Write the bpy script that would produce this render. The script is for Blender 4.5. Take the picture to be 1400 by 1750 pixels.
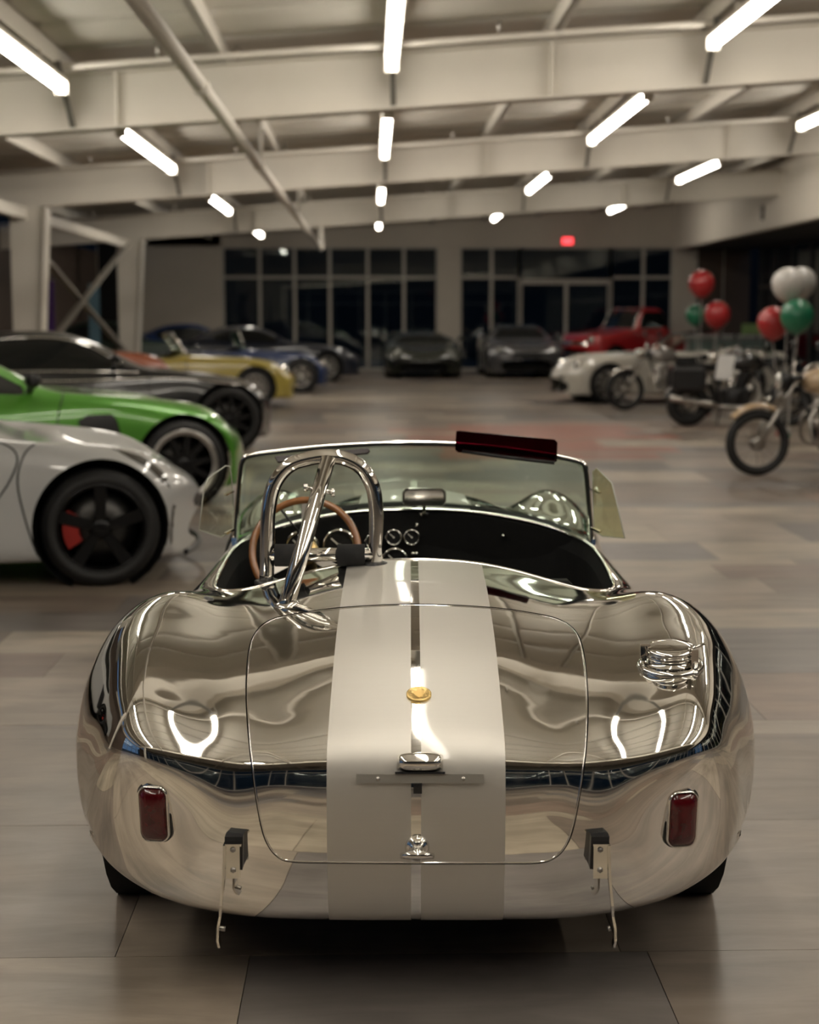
import bpy, bmesh, math, random
import numpy as np
from mathutils import Vector, Matrix
R_ = math.radians
for o in list(bpy.data.objects): bpy.data.objects.remove(o)
SC = bpy.context.scene
COL = SC.collection
random.seed(7)

# ------------------------------------------------------------ camera, world, exposure
F = 2600.0; CX, CY = 700.0, 875.0; VPX, VPY = 635.0, 542.0; H = 1.5
PITCH = math.atan((CY - VPY) / F)
YAW = math.atan((CX - VPX) / (F * math.cos(PITCH) + (CY - VPY) * math.sin(PITCH)))
cd = bpy.data.cameras.new('camera'); cam = bpy.data.objects.new('camera', cd); COL.objects.link(cam)
cam.location = (0, 0, H); cam.rotation_euler = (math.pi/2 - PITCH, 0, -YAW)
cd.sensor_fit = 'HORIZONTAL'; cd.sensor_width = 36; cd.lens = F / 1400 * 36
cd.clip_start = .05; cd.clip_end = 300
cd.dof.use_dof = True; cd.dof.focus_distance = 3.55; cd.dof.aperture_fstop = 3.9
SC.camera = cam
vs = SC.view_settings
vs.view_transform = 'Standard'; vs.look = 'None'; vs.gamma = 1; vs.use_curve_mapping = False
vs.exposure = 0.35
LAMP = 20.0                      # strength of the ceiling tubes
LAMP_COL = (1.0, .93, .82)
w = bpy.data.worlds.new('dusk'); SC.world = w; w.use_nodes = True
bg = w.node_tree.nodes['Background']; bg.inputs[0].default_value = (.10, .17, .30, 1); bg.inputs[1].default_value = .55
SC.cycles.use_denoising = True
SC.cycles.max_bounces = 10; SC.cycles.diffuse_bounces = 5; SC.cycles.glossy_bounces = 6; SC.cycles.transparent_max_bounces = 16
SC.cycles.sample_clamp_indirect = 6

cp, sp = math.cos(PITCH), math.sin(PITCH)
cyw, syw = math.cos(YAW), math.sin(YAW)
def ray(px, py):
    a, b = (px - CX) / F, (CY - py) / F      # right, up in camera
    f, u = cp + b * sp, b * cp - sp          # horizontal forward, vertical
    return np.array([a * cyw + f * syw, -a * syw + f * cyw, u])
def at_y(px, py, y):
    d = ray(px, py); return np.array([0, 0, H]) + d * (y / d[1])
def at_z(px, py, z=0.0):
    d = ray(px, py); return np.array([0, 0, H]) + d * ((z - H) / d[2])

# ------------------------------------------------------------ materials
MATS = {}
def mat(name, col, rough=.5, metal=0., var=.06, scale=8., bump=0., spec=.5, coat=0., emit=None, es=0., trans=0., rvar=.0, world=False):
    if name in MATS: return MATS[name]
    m = bpy.data.materials.new(name); m.use_nodes = True; MATS[name] = m
    nt = m.node_tree; b = nt.nodes['Principled BSDF']
    b.inputs['Roughness'].default_value = rough; b.inputs['Metallic'].default_value = metal
    b.inputs['Specular IOR Level'].default_value = spec
    if coat: b.inputs['Coat Weight'].default_value = coat; b.inputs['Coat Roughness'].default_value = .04
    if trans: b.inputs['Transmission Weight'].default_value = trans
    tc = nt.nodes.new('ShaderNodeTexCoord'); src = tc.outputs['Object']
    if world: src = nt.nodes.new('ShaderNodeNewGeometry').outputs['Position']
    n = nt.nodes.new('ShaderNodeTexNoise'); n.inputs['Scale'].default_value = scale; n.inputs['Detail'].default_value = 4
    nt.links.new(src, n.inputs['Vector'])
    r = nt.nodes.new('ShaderNodeMapRange'); nt.links.new(n.outputs['Fac'], r.inputs['Value'])
    r.inputs['To Min'].default_value = 1 - var * 2; r.inputs['To Max'].default_value = 1 + var * 2
    mx = nt.nodes.new('ShaderNodeMix'); mx.data_type = 'RGBA'; mx.blend_type = 'MULTIPLY'; mx.inputs['Factor'].default_value = 1
    mx.inputs['A'].default_value = (*col, 1); nt.links.new(r.outputs['Result'], mx.inputs['B'])
    nt.links.new(mx.outputs['Result'], b.inputs['Base Color'])
    if rvar:
        r2 = nt.nodes.new('ShaderNodeMapRange'); nt.links.new(n.outputs['Fac'], r2.inputs['Value'])
        r2.inputs['To Min'].default_value = max(.02, rough - rvar); r2.inputs['To Max'].default_value = rough + rvar
        nt.links.new(r2.outputs['Result'], b.inputs['Roughness'])
    if bump:
        bp = nt.nodes.new('ShaderNodeBump'); bp.inputs['Strength'].default_value = bump; bp.inputs['Distance'].default_value = .01
        nt.links.new(n.outputs['Fac'], bp.inputs['Height']); nt.links.new(bp.outputs['Normal'], b.inputs['Normal'])
    if emit:
        b.inputs['Emission Color'].default_value = (*emit, 1); b.inputs['Emission Strength'].default_value = es
    return m
def glass(name, tint, fres=1.5, rough=.02, dark=0.):
    """thin sheet: clear tint plus a fresnel mirror"""
    if name in MATS: return MATS[name]
    m = bpy.data.materials.new(name); m.use_nodes = True; MATS[name] = m; nt = m.node_tree
    nt.nodes.remove(nt.nodes['Principled BSDF']); out = nt.nodes['Material Output']
    t = nt.nodes.new('ShaderNodeBsdfTransparent'); t.inputs[0].default_value = (*tint, 1)
    g = nt.nodes.new('ShaderNodeBsdfGlossy'); g.inputs['Roughness'].default_value = rough; g.inputs[0].default_value = (.95, 1, .97, 1)
    lw = nt.nodes.new('ShaderNodeLayerWeight'); lw.inputs['Blend'].default_value = .5
    pw = nt.nodes.new('ShaderNodeMath'); pw.operation = 'POWER'; pw.inputs[1].default_value = 5; nt.links.new(lw.outputs['Facing'], pw.inputs[0])
    f0 = ((fres - 1) / (fres + 1)) ** 2
    fr = nt.nodes.new('ShaderNodeMath'); fr.operation = 'MULTIPLY_ADD'; fr.inputs[1].default_value = 1 - f0; fr.inputs[2].default_value = f0; nt.links.new(pw.outputs[0], fr.inputs[0])
    mx = nt.nodes.new('ShaderNodeMixShader')
    nt.links.new(fr.outputs[0], mx.inputs[0]); nt.links.new(t.outputs[0], mx.inputs[1]); nt.links.new(g.outputs[0], mx.inputs[2])
    nt.links.new(mx.outputs[0], out.inputs[0]); return m
def paint(name, col, rough=.28, metal=0., coat=.9): return mat(name, col, rough, metal, var=.02, scale=3, coat=coat)

BLACK = mat('black rubber', (.012, .012, .012), .55, var=.1, scale=30)
DARK = mat('black trim', (.010, .010, .011), .35, scale=12)
VOID = mat('dark void', (.006, .006, .006), .9)
CHROME = mat('chrome', (.80, .78, .74), .06, 1., var=.02, scale=5)
STEEL = mat('dull steel', (.42, .40, .37), .3, 1., var=.08, scale=20)

# ------------------------------------------------------------ mesh helpers
class MB:
    def __init__(s): s.v = []; s.f = []; s.sm = []
    def add(s, vs_, fs_, smooth=False):
        k = len(s.v); s.v += [tuple(map(float, p)) for p in vs_]; s.f += [tuple(i + k for i in f) for f in fs_]; s.sm += [smooth] * len(fs_); return s
    def box(s, c, d, rz=0., bev=0.):
        cx, cy, cz = c; x, y, z = d[0] / 2, d[1] / 2, d[2] / 2; ca, sa = math.cos(rz), math.sin(rz)
        if bev <= 0:
            vv = [(sx * x, sy * y, sz * z) for sz in (-1, 1) for sy in (-1, 1) for sx in (-1, 1)]
            ff = [(0, 2, 3, 1), (4, 5, 7, 6), (0, 1, 5, 4), (2, 6, 7, 3), (0, 4, 6, 2), (1, 3, 7, 5)]
        else:
            b = bev; vv = []; ff = []
            lv = [(-z, b), (-z + b, 0), (z - b, 0), (z, b)]
            for zz, i in lv:
                for px, py in ((x - i, y - b - i * 0), (x - b - i * 0, y - i), (-x + b, y - i), (-x + i, y - b), (-x + i, -y + b), (-x + b, -y + i), (x - b, -y + i), (x - i, -y + b)):
                    vv.append((px, py, zz))
            for l in range(3):
                for k in range(8):
                    a, c2 = l * 8 + k, l * 8 + (k + 1) % 8
                    ff.append((a, c2, c2 + 8, a + 8))
            ff.append(tuple(range(7, -1, -1))); ff.append(tuple(range(24, 32)))
        return s.add([(cx + a * ca - b_ * sa, cy + a * sa + b_ * ca, cz + e) for a, b_, e in vv], ff)
    def quadbox(s, a, b, wd, th, up=(0, 0, 1)):
        """bar of section wd x th from a to b"""
        a, b = Vector(a), Vector(b); d = (b - a).normalized(); u = Vector(up)
        if abs(d.dot(u)) > .95: u = Vector((1, 0, 0))
        x = d.cross(u).normalized(); y = x.cross(d)
        vv = [p + x * sx * wd / 2 + y * sy * th / 2 for p in (a, b) for sx, sy in ((-1, -1), (1, -1), (1, 1), (-1, 1))]
        return s.add(vv, [(0, 1, 2, 3), (7, 6, 5, 4), (0, 4, 5, 1), (1, 5, 6, 2), (2, 6, 7, 3), (3, 7, 4, 0)])
    def tube(s, pts, r, n=12, closed=False, caps=True):
        pts = [Vector(p) for p in pts]; m = len(pts); rr = r if hasattr(r, '__len__') else [r] * m
        k0 = []; prev = None
        for i, p in enumerate(pts):
            if closed: t = (pts[(i + 1) % m] - pts[i - 1])
            else: t = pts[min(i + 1, m - 1)] - pts[max(i - 1, 0)]
            t.normalize()
            if prev is None:
                a = Vector((0, 0, 1)) if abs(t.z) < .9 else Vector((1, 0, 0)); x = t.cross(a).normalized()
            else:
                x = (prev - t * prev.dot(t)).normalized()
            prev = x; y = t.cross(x)
            k0.append([p + (x * math.cos(2 * math.pi * j / n) + y * math.sin(2 * math.pi * j / n)) * rr[i] for j in range(n)])
        vv = [q for ring in k0 for q in ring]; ff = []
        for i in range(m if closed else m - 1):
            a, b = i * n, ((i + 1) % m) * n
            for j in range(n): ff.append((a + j, a + (j + 1) % n, b + (j + 1) % n, b + j))
        s.add(vv, ff, True)
        if caps and not closed:
            s.add(k0[0], [tuple(range(n))[::-1]]); s.add(k0[-1], [tuple(range(n))])
        return s
    def lathe(s, prof, n=32, o=(0, 0, 0), axis='z', smooth=True, M=None):
        """prof: list of (r, h) ; revolve about axis"""
        vv = []; o = Vector(o)
        for r, h in prof:
            for j in range(n):
                a = 2 * math.pi * j / n; c, d = r * math.cos(a), r * math.sin(a)
                p = {'z': (c, d, h), 'x': (h, c, d), 'y': (d, h, c)}[axis]
                p = Vector(p)
                if M is not None: p = M @ p
                vv.append(p + o)
        ff = []
        for i in range(len(prof) - 1):
            for j in range(n): ff.append((i * n + j, i * n + (j + 1) % n, (i + 1) * n + (j + 1) % n, (i + 1) * n + j))
        return s.add(vv, ff, smooth)
    def ball(s, c, r, n=16, m=10, sc=(1, 1, 1)):
        pr = [(r * math.sin(math.pi * i / m), -r * math.cos(math.pi * i / m)) for i in range(m + 1)]
        vv = []
        for a, h in pr:
            for j in range(n):
                t = 2 * math.pi * j / n; vv.append((c[0] + sc[0] * a * math.cos(t), c[1] + sc[1] * a * math.sin(t), c[2] + sc[2] * h))
        ff = [(i * n + j, i * n + (j + 1) % n, (i + 1) * n + (j + 1) % n, (i + 1) * n + j) for i in range(m) for j in range(n)]
        return s.add(vv, ff, True)
    def prism(s, poly, d, th):
        """poly: 3D points of a planar outline, extruded by vector d*th both ways"""
        d = Vector(d).normalized() * th / 2; n = len(poly)
        vv = [Vector(p) - d for p in poly] + [Vector(p) + d for p in poly]
        ff = [tuple(range(n))[::-1], tuple(range(n, 2 * n))] + [(i, (i + 1) % n, n + (i + 1) % n, n + i) for i in range(n)]
        return s.add(vv, ff)
    def build(s, name, m, parent=None, loc=None, bevel=0.):
        me = bpy.data.meshes.new(name); me.from_pydata(s.v, [], s.f); me.validate()
        bm = bmesh.new(); bm.from_mesh(me)
        if len(me.polygons) == len(s.sm):
            bm.faces.ensure_lookup_table()
            for f, q in zip(bm.faces, s.sm): f.smooth = q
        bmesh.ops.remove_doubles(bm, verts=bm.verts, dist=1e-6)
        bmesh.ops.recalc_face_normals(bm, faces=bm.faces)
        bm.to_mesh(me); bm.free(); me.materials.append(m)
        return link(name, me, parent, loc, bevel)
def link(name, me, parent=None, loc=None, bevel=0.):
    o = bpy.data.objects.new(name, me); COL.objects.link(o)
    if parent is not None: o.parent = parent
    if loc is not None: o.location = loc
    if bevel:
        b = o.modifiers.new('bevel', 'BEVEL'); b.width = bevel; b.segments = 2; b.limit_method = 'ANGLE'
    return o
def tag(o, label=None, cat=None, group=None, kind=None):
    if label: o['label'] = label
    if cat: o['category'] = cat
    if group: o['group'] = group
    if kind: o['kind'] = kind
    return o
def thing(name, label, cat, loc=(0, 0, 0), rz=0., group=None):
    o = bpy.data.objects.new(name, None); COL.objects.link(o); o.location = loc; o.rotation_euler = (0, 0, rz); o.empty_display_size = .1
    return tag(o, label, cat, group)
def struct(o): o['kind'] = 'structure'; return o
def dup(root):
    c = root.copy(); COL.objects.link(c)
    for ch in root.children:
        d = ch.copy(); COL.objects.link(d); d.parent = c
        for g in ch.children:
            e = g.copy(); COL.objects.link(e); e.parent = d
    return c
def smooth_loop(pts, k=6, closed=True):
    """Catmull-Rom through points"""
    P = np.array(pts, float); n = len(P); out = []
    for i in range(n if closed else n - 1):
        if closed: p0, p1, p2, p3 = P[(i - 1) % n], P[i], P[(i + 1) % n], P[(i + 2) % n]
        else: p0, p1, p2, p3 = P[max(i - 1, 0)], P[i], P[i + 1], P[min(i + 2, n - 1)]
        for j in range(k):
            t = j / k
            out.append(.5 * ((2 * p1) + (-p0 + p2) * t + (2 * p0 - 5 * p1 + 4 * p2 - p3) * t * t + (-p0 + 3 * p1 - 3 * p2 + p3) * t ** 3))
    if not closed: out.append(P[-1])
    return np.array(out)
def rrect(w_, h_, r, k=5):
    """rounded rectangle outline (2D, ccw)"""
    out = []
    for cx, cy, a0 in ((w_ / 2 - r, h_ / 2 - r, 0), (-w_ / 2 + r, h_ / 2 - r, 90), (-w_ / 2 + r, -h_ / 2 + r, 180), (w_ / 2 - r, -h_ / 2 + r, 270)):
        for j in range(k + 1):
            a = R_(a0 + 90 * j / k); out.append((cx + r * math.cos(a), cy + r * math.sin(a)))
    return out
def sdpoly(q, poly):
    """signed distance of points q (N,2) to a closed polygon, positive outside"""
    poly = np.asarray(poly, float); a = poly; b = np.roll(poly, -1, 0)
    d2 = np.full(len(q), 1e18); ins = np.zeros(len(q), bool)
    for p, e in zip(a, b):
        ab = e - p; t = np.clip(((q - p) @ ab) / max(ab @ ab, 1e-12), 0, 1)
        dd = q - p - t[:, None] * ab; d2 = np.minimum(d2, (dd ** 2).sum(1))
        c = (p[1] > q[:, 1]) != (e[1] > q[:, 1])
        with np.errstate(divide='ignore', invalid='ignore'):
            xi = (e[0] - p[0]) * (q[:, 1] - p[1]) / (e[1] - p[1] + 1e-15) + p[0]
        ins ^= c & (q[:, 0] < xi)
    d = np.sqrt(d2); return np.where(ins, -d, d)

# ------------------------------------------------------------ spline surfaces
class Surf:
    """C2 tensor spline through a table P[row][column] of points; columns are mirrored in x"""
    def __init__(s, half, power=.5, crow=None, ccol=None):
        P = np.array(half, float); left = P[:, :0:-1].copy(); left[..., 0] *= -1
        s.P = np.concatenate([left, P], 1); s.n = P.shape[1]
        def knots(Q):
            d = np.sqrt((np.diff(Q, axis=0) ** 2).sum(-1)) ** power; return np.concatenate([[0], np.cumsum(d.mean(1))])
        s.tv = knots(s.P); s.tu = knots(s.P.transpose(1, 0, 2)); s.Mv, s.Mu = s.second(s.tv), s.second(s.tu)
    @staticmethod
    def second(t):
        n = len(t); A = np.eye(n); B = np.zeros((n, n)); h = np.diff(t)
        for i in range(1, n - 1):
            A[i, i - 1], A[i, i], A[i, i + 1] = h[i - 1] / 6, (h[i - 1] + h[i]) / 3, h[i] / 6
            B[i, i - 1], B[i, i], B[i, i + 1] = 1 / h[i - 1], -1 / h[i - 1] - 1 / h[i], 1 / h[i]
        return np.linalg.solve(A, B)
    @staticmethod
    def W(t, M, x):
        x = np.interp(x, np.arange(len(t)), t); i = np.clip(np.searchsorted(t, x) - 1, 0, len(t) - 2); h = t[i + 1] - t[i]
        a = (t[i + 1] - x) / h; b = 1 - a; N = np.arange(len(x)); w = np.zeros((len(x), len(t)))
        w[N, i] += a; w[N, i + 1] += b
        w += (((a ** 3 - a) * h * h / 6)[:, None] * M[i] + ((b ** 3 - b) * h * h / 6)[:, None] * M[i + 1]); return w
    def __call__(s, u, v):
        """u: signed column index, v: row index"""
        u, v = np.atleast_1d(np.asarray(u, float)), np.atleast_1d(np.asarray(v, float))
        u = np.clip(u, -(s.n - 1), s.n - 1); v = np.clip(v, 0, len(s.tv) - 1)
        Wu, Wv = s.W(s.tu, s.Mu, u + s.n - 1), s.W(s.tv, s.Mv, v)
        return np.einsum('ni,nj,ijk->nk', Wv, Wu, s.P, optimize=True)
    def normal(s, u, v, e=1e-3):
        a = s(np.asarray(u) + e, v) - s(np.asarray(u) - e, v); b = s(u, np.asarray(v) + e) - s(u, np.asarray(v) - e)
        n = np.cross(a, b); n /= np.linalg.norm(n, axis=1)[:, None] + 1e-12; return n
    def find(s, fn, target, u0=None, v0=None, grid=(60, 80), urange=None, vrange=None, score=None):
        """(u, v) where fn(P) (2 values) meets the target"""
        ur = urange or (-(s.n - 1), s.n - 1); vr = vrange or (0, len(s.tv) - 1)
        if u0 is None:
            U, V = np.meshgrid(np.linspace(*ur, grid[0]), np.linspace(*vr, grid[1])); U, V = U.ravel(), V.ravel()
            d = ((fn(s(U, V)) - target) ** 2).sum(1); k = d.argmin(); u0, v0 = U[k], V[k]
        x = np.array([u0, v0], float)
        for _ in range(12):
            f0 = fn(s(x[0], x[1]))[0] - target; e = 1e-3
            fu = (fn(s(x[0] + e, x[1]))[0] - target - f0) / e; fv = (fn(s(x[0], x[1] + e))[0] - target - f0) / e
            J = np.array([fu, fv]).T
            try: st = np.linalg.solve(J, f0)
            except np.linalg.LinAlgError: break
            x -= np.clip(st, -.5, .5)
        return x
def cut_mesh(S, us, vv, g, name, m, parent, flip=False, off=0., solid=0.):
    """mesh of the surface where g >= 0, its border vertices slid onto g = 0; smooth analytic normals"""
    nu, nv = len(us), len(vv); U, V = np.meshgrid(us, vv); U, V = U.ravel().copy(), V.ravel().copy()
    P = S(U, V)
    idx = np.arange(nu * nv).reshape(nv, nu)
    q = np.stack([idx[:-1, :-1], idx[:-1, 1:], idx[1:, 1:], idx[1:, :-1]], -1).reshape(-1, 4)
    if g is not None:
        G = g(U, V, P); inside = G >= 0; q = q[inside[q].any(1)]
        used = np.zeros(nu * nv, bool); used[q] = True; mv = np.where(used & ~inside)[0]
        du, dv = np.diff(us).max(), np.diff(vv).max()
        if len(mv):
            u, v = U[mv], V[mv]; u_0, v_0 = u.copy(), v.copy(); e = 1e-4
            for _ in range(8):
                g0 = g(u, v, S(u, v)); gu = (g(u + e, v, S(u + e, v)) - g0) / e * du; gv = (g(u, v + e, S(u, v + e)) - g0) / e * dv
                k = g0 / np.maximum(gu * gu + gv * gv, 1e-12)
                su, sv = np.clip(k * gu, -.7, .7) * du, np.clip(k * gv, -.7, .7) * dv
                u = np.clip(u - su, u_0 - 1.6 * du, u_0 + 1.6 * du); v = np.clip(v - sv, v_0 - 1.6 * dv, v_0 + 1.6 * dv)
            U[mv], V[mv] = u, v; P = S(U, V)
    else: used = np.ones(nu * nv, bool)
    N = S.normal(U, V)
    if flip: N = -N; q = q[:, ::-1]
    if off: P = P + N * off
    k = np.cumsum(used) - 1; P, N, q = P[used], N[used], k[q]
    me = bpy.data.meshes.new(name); me.from_pydata(P.tolist(), [], q.tolist())
    me.polygons.foreach_set('use_smooth', [True] * len(q))
    me.normals_split_custom_set_from_vertices(N.tolist()); me.materials.append(m)
    o = link(name, me, parent)
    if solid:
        md = o.modifiers.new('thickness', 'SOLIDIFY'); md.thickness = solid; md.offset = -1
    return o

# ============================================================ THE ROOM
WHITE = mat('white painted steel', (.66, .62, .55), .5, var=.04, scale=2, world=True)
DECK = mat('white roof insulation', (.61, .58, .515), .6, var=.06, scale=1.5, world=True)
PLASTER = mat('warm white plaster', (.60, .55, .475), .75, var=.03, scale=2, world=True)
BROWN = mat('brown wall', (.075, .05, .036), .7, var=.1, scale=1.5, world=True)
FRAME = mat('pale aluminium frame', (.50, .47, .42), .4, var=.03, scale=6, world=True)
NIGHT = glass('window glass', (.62, .66, .66), 1.55, .0)
Y0, Y1, XL, XR = -6.2, 43.0, -7.6, 10.6
SL = .07
def zb(x): return 3.42 + SL * (x - .17)          # underside of the beams: the roof climbs to +x
def zt(x): return zb(x) + .52
def zd(x): return zb(x) + .76
# floor: base slab plus planks set in rows 0.945 m deep
struct(MB().box(((XL + XR) / 2, (Y0 + Y1) / 2, -.065), (XR - XL + .4, Y1 - Y0 + .4, .1)).build('floor', mat('floor joint', (.13, .115, .10), .6)))
floor = bpy.data.objects['floor']
def plank_mat(i, col):
    m = mat('floor plank tone %d' % i, col, .34, var=.0, world=True)
    nt = m.node_tree; b = nt.nodes['Principled BSDF']; b.inputs['Specular IOR Level'].default_value = .5
    geo = nt.nodes.new('ShaderNodeNewGeometry'); mp = nt.nodes.new('ShaderNodeMapping'); mp.inputs['Scale'].default_value = (1.2, 5.5, 1)
    nt.links.new(geo.outputs['Position'], mp.inputs['Vector'])
    n = nt.nodes.new('ShaderNodeTexNoise'); n.inputs['Scale'].default_value = 1.6; n.inputs['Detail'].default_value = 8; n.inputs['Roughness'].default_value = .62; n.inputs['Distortion'].default_value = .6
    nt.links.new(mp.outputs['Vector'], n.inputs['Vector'])
    n2 = nt.nodes.new('ShaderNodeTexNoise'); n2.inputs['Scale'].default_value = 2.2; n2.inputs['Detail'].default_value = 5
    nt.links.new(geo.outputs['Position'], n2.inputs['Vector'])
    cr = nt.nodes.new('ShaderNodeValToRGB'); cr.color_ramp.elements[0].position = .36; cr.color_ramp.elements[1].position = .64
    cr.color_ramp.elements[0].color = tuple(c * .62 for c in col) + (1,); cr.color_ramp.elements[1].color = tuple(min(1, c * 1.24) for c in col) + (1,)
    ad = nt.nodes.new('ShaderNodeMath'); ad.operation = 'MULTIPLY_ADD'; ad.inputs[1].default_value = .5; 
    nt.links.new(n2.outputs['Fac'], ad.inputs[0]); 
    ml = nt.nodes.new('ShaderNodeMath'); ml.operation = 'MULTIPLY'; ml.inputs[1].default_value = .5; nt.links.new(n.outputs['Fac'], ml.inputs[0]); nt.links.new(ml.outputs[0], ad.inputs[2])
    nt.links.new(ad.outputs[0], cr.inputs[0]); nt.links.new(cr.outputs[0], b.inputs['Base Color'])
    rr = nt.nodes.new('ShaderNodeMapRange'); rr.inputs['To Min'].default_value = .26; rr.inputs['To Max'].default_value = .46
    nt.links.new(n2.outputs['Fac'], rr.inputs['Value']); nt.links.new(rr.outputs[0], b.inputs['Roughness'])
    return m
TONES = [(.28, .23, .18), (.19, .152, .122), (.34, .29, .225), (.155, .136, .122), (.23, .17, .135), (.375, .32, .25), (.18, .16, .147), (.30, .25, .20), (.215, .178, .147)]
PM = [plank_mat(i, c) for i, c in enumerate(TONES)]
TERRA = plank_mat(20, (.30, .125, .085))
rnd = random.Random(11); planks = []
P_ = .945; gy0 = 3.45 - P_ * 19
def proj_area(x0, x1, y0, y1):
    pts = []
    for x, y in ((x0, y0), (x1, y0), (x1, y1), (x0, y1)):
        f = y * cyw + x * syw; r = x * cyw - y * syw; z = f * cp + H * sp
        if z < .5: return 0
        pts.append((CX + F * r / z, CY + F * (H * cp - f * sp) / z))
    pts = np.clip(np.array(pts), [0, 542], [1400, 1750])
    return abs(sum(pts[i][0] * pts[(i + 1) % 4][1] - pts[(i + 1) % 4][0] * pts[i][1] for i in range(4))) / 2
for j in range(64):
    ya = gy0 + j * P_
    if ya > Y1: break
    x = XL - rnd.random() * .8; off = rnd.random()
    strips = rnd.choice([[1], [1], [.62, .38], [.5, .5], [.2, .8], [.35, .65]])
    yy = ya
    for st in strips:
        yb_ = yy + P_ * st; x = XL - .1 - rnd.random() * .7
        while x < XR:
            wd = rnd.choice([.6, .945, .945, 1.2, 1.5, 1.9]) * (1 if st > .4 else 1.3)
            xe = min(x + wd, XR); xs = max(x, XL)
            if abs(ya - 3.45) < .01 and xs < .08 < xe: pass
            if xe - xs > .05 and yb_ > Y0:
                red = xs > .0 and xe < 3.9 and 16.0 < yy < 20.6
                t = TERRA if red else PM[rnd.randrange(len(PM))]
                planks.append((proj_area(xs, xe, yy, yb_), xs, xe, max(yy, Y0), min(yb_, Y1), t, rnd.random()))
            x = xe
            if xe >= XR: break
        yy = yb_
planks.sort(key=lambda p: -p[0])
g_ = .0022
for k, (a, x0, x1, y0, y1, m, q) in enumerate(planks[:300]):
    MB().box(((x0 + x1) / 2, (y0 + y1) / 2, -.008), (x1 - x0 - g_, y1 - y0 - g_, .016 + .0007 * q)).build('floor_plank', m, floor)
rest = MB(); slots = []
for a, x0, x1, y0, y1, m, q in planks[300:]:
    rest.box(((x0 + x1) / 2, (y0 + y1) / 2, -.008), (x1 - x0 - .004, y1 - y0 - .004, .016 + .001 * q)); slots += [m] * 6
me = bpy.data.meshes.new('floor_planking'); me.from_pydata(rest.v, [], rest.f)
allm = PM + [TERRA]
for m in allm: me.materials.append(m)
me.polygons.foreach_set('material_index', [allm.index(m) for m in slots])
o = link('floor_planking', me, floor); o['kind'] = 'stuff'

# roof deck: panels laid across the slope
ceil = struct(MB().add([(XL - .3, Y0 - .3, zd(XL - .3) + .05), (XR + .3, Y0 - .3, zd(XR + .3) + .05), (XR + .3, Y1 + .3, zd(XR + .3) + .05), (XL - .3, Y1 + .3, zd(XL - .3) + .05),
    (XL - .3, Y0 - .3, zd(XL - .3) + .15), (XR + .3, Y0 - .3, zd(XR + .3) + .15), (XR + .3, Y1 + .3, zd(XR + .3) + .15), (XL - .3, Y1 + .3, zd(XL - .3) + .15)],
    [(0, 1, 2, 3), (7, 6, 5, 4), (0, 4, 5, 1), (1, 5, 6, 2), (2, 6, 7, 3), (3, 7, 4, 0)]).build('ceiling', DECK))
def slab(mb, x0, x1, y0, y1, z0, z1):
    """box whose z follows the roof slope; z0, z1 relative to zb"""
    mb.add([(x, y, zb(x) + z) for z in (z0, z1) for x, y in ((x0, y0), (x1, y0), (x1, y1), (x0, y1))],
           [(3, 2, 1, 0), (4, 5, 6, 7), (0, 1, 5, 4), (1, 2, 6, 5), (2, 3, 7, 6), (3, 0, 4, 7)]); return mb
y = Y0; k = 0
while y < Y1:
    e = min(y + 1.22, Y1)
    mb = MB(); n = 5                                # each blanket sags a little between its seams
    vv = []; 
    for i in range(n + 1):
        t = i / n; sag = -.035 * math.sin(math.pi * t)
        for x in (XL, XR): vv.append((x, y + .01 + (e - y - .02) * t, zd(x) + sag))
    for i in range(n + 1):
        t = i / n
        for x in (XL, XR): vv.append((x, y + .01 + (e - y - .02) * t, zd(x) + .045))
    ff = [(2 * i, 2 * i + 1, 2 * i + 3, 2 * i + 2) for i in range(n)] + [(2 * (n + 1) + 2 * i + 2, 2 * (n + 1) + 2 * i + 3, 2 * (n + 1) + 2 * i + 1, 2 * (n + 1) + 2 * i) for i in range(n)]
    ff += [(0, 2 * n + 2, 2 * n + 3, 1), (2 * n, 2 * n + 1, 4 * n + 3, 4 * n + 2)]
    mb.add(vv, ff, True); mb.build('ceiling_panel', DECK, ceil); y = e
# purlins along the building
for x in (-6.2, -4.45, -2.86, -1.38, .17, 1.68, 3.12, 4.6, 6.1, 7.6):
    mb = MB(); slab(mb, x - .03, x + .03, Y0, Y1, .53, .72); slab(mb, x - .03, x + .05, Y0, Y1, .53, .545)
    struct(mb.build('roof_purlin', WHITE))
BEAMS = [-1.8, 6.3, 14.6, 22.5, 31.8]
LX = [-2.78, .19, 3.1, 6.05]
for y in BEAMS:
    mb = MB(); slab(mb, XL, 8.9, y - .01, y + .01, .02, .50); slab(mb, XL, 8.9, y - .12, y + .12, 0, .022); slab(mb, XL, 8.9, y - .12, y + .12, .50, .52)
    for x in (-2.36, 1.68, 5.2): slab(mb, x - .012, x + .012, y - .115, y + .115, .02, .50)
    b = struct(mb.build('roof_beam', WHITE))
    for x in LX:                                    # flange braces, purlin down to beam foot
        MB().quadbox((x, y - .62, zt(x) + .02), (x + .02, y - .10, zb(x) + .03), .05, .02).build('flange_brace', mat('shaded brace', (.20, .19, .17), .5), b)
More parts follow.
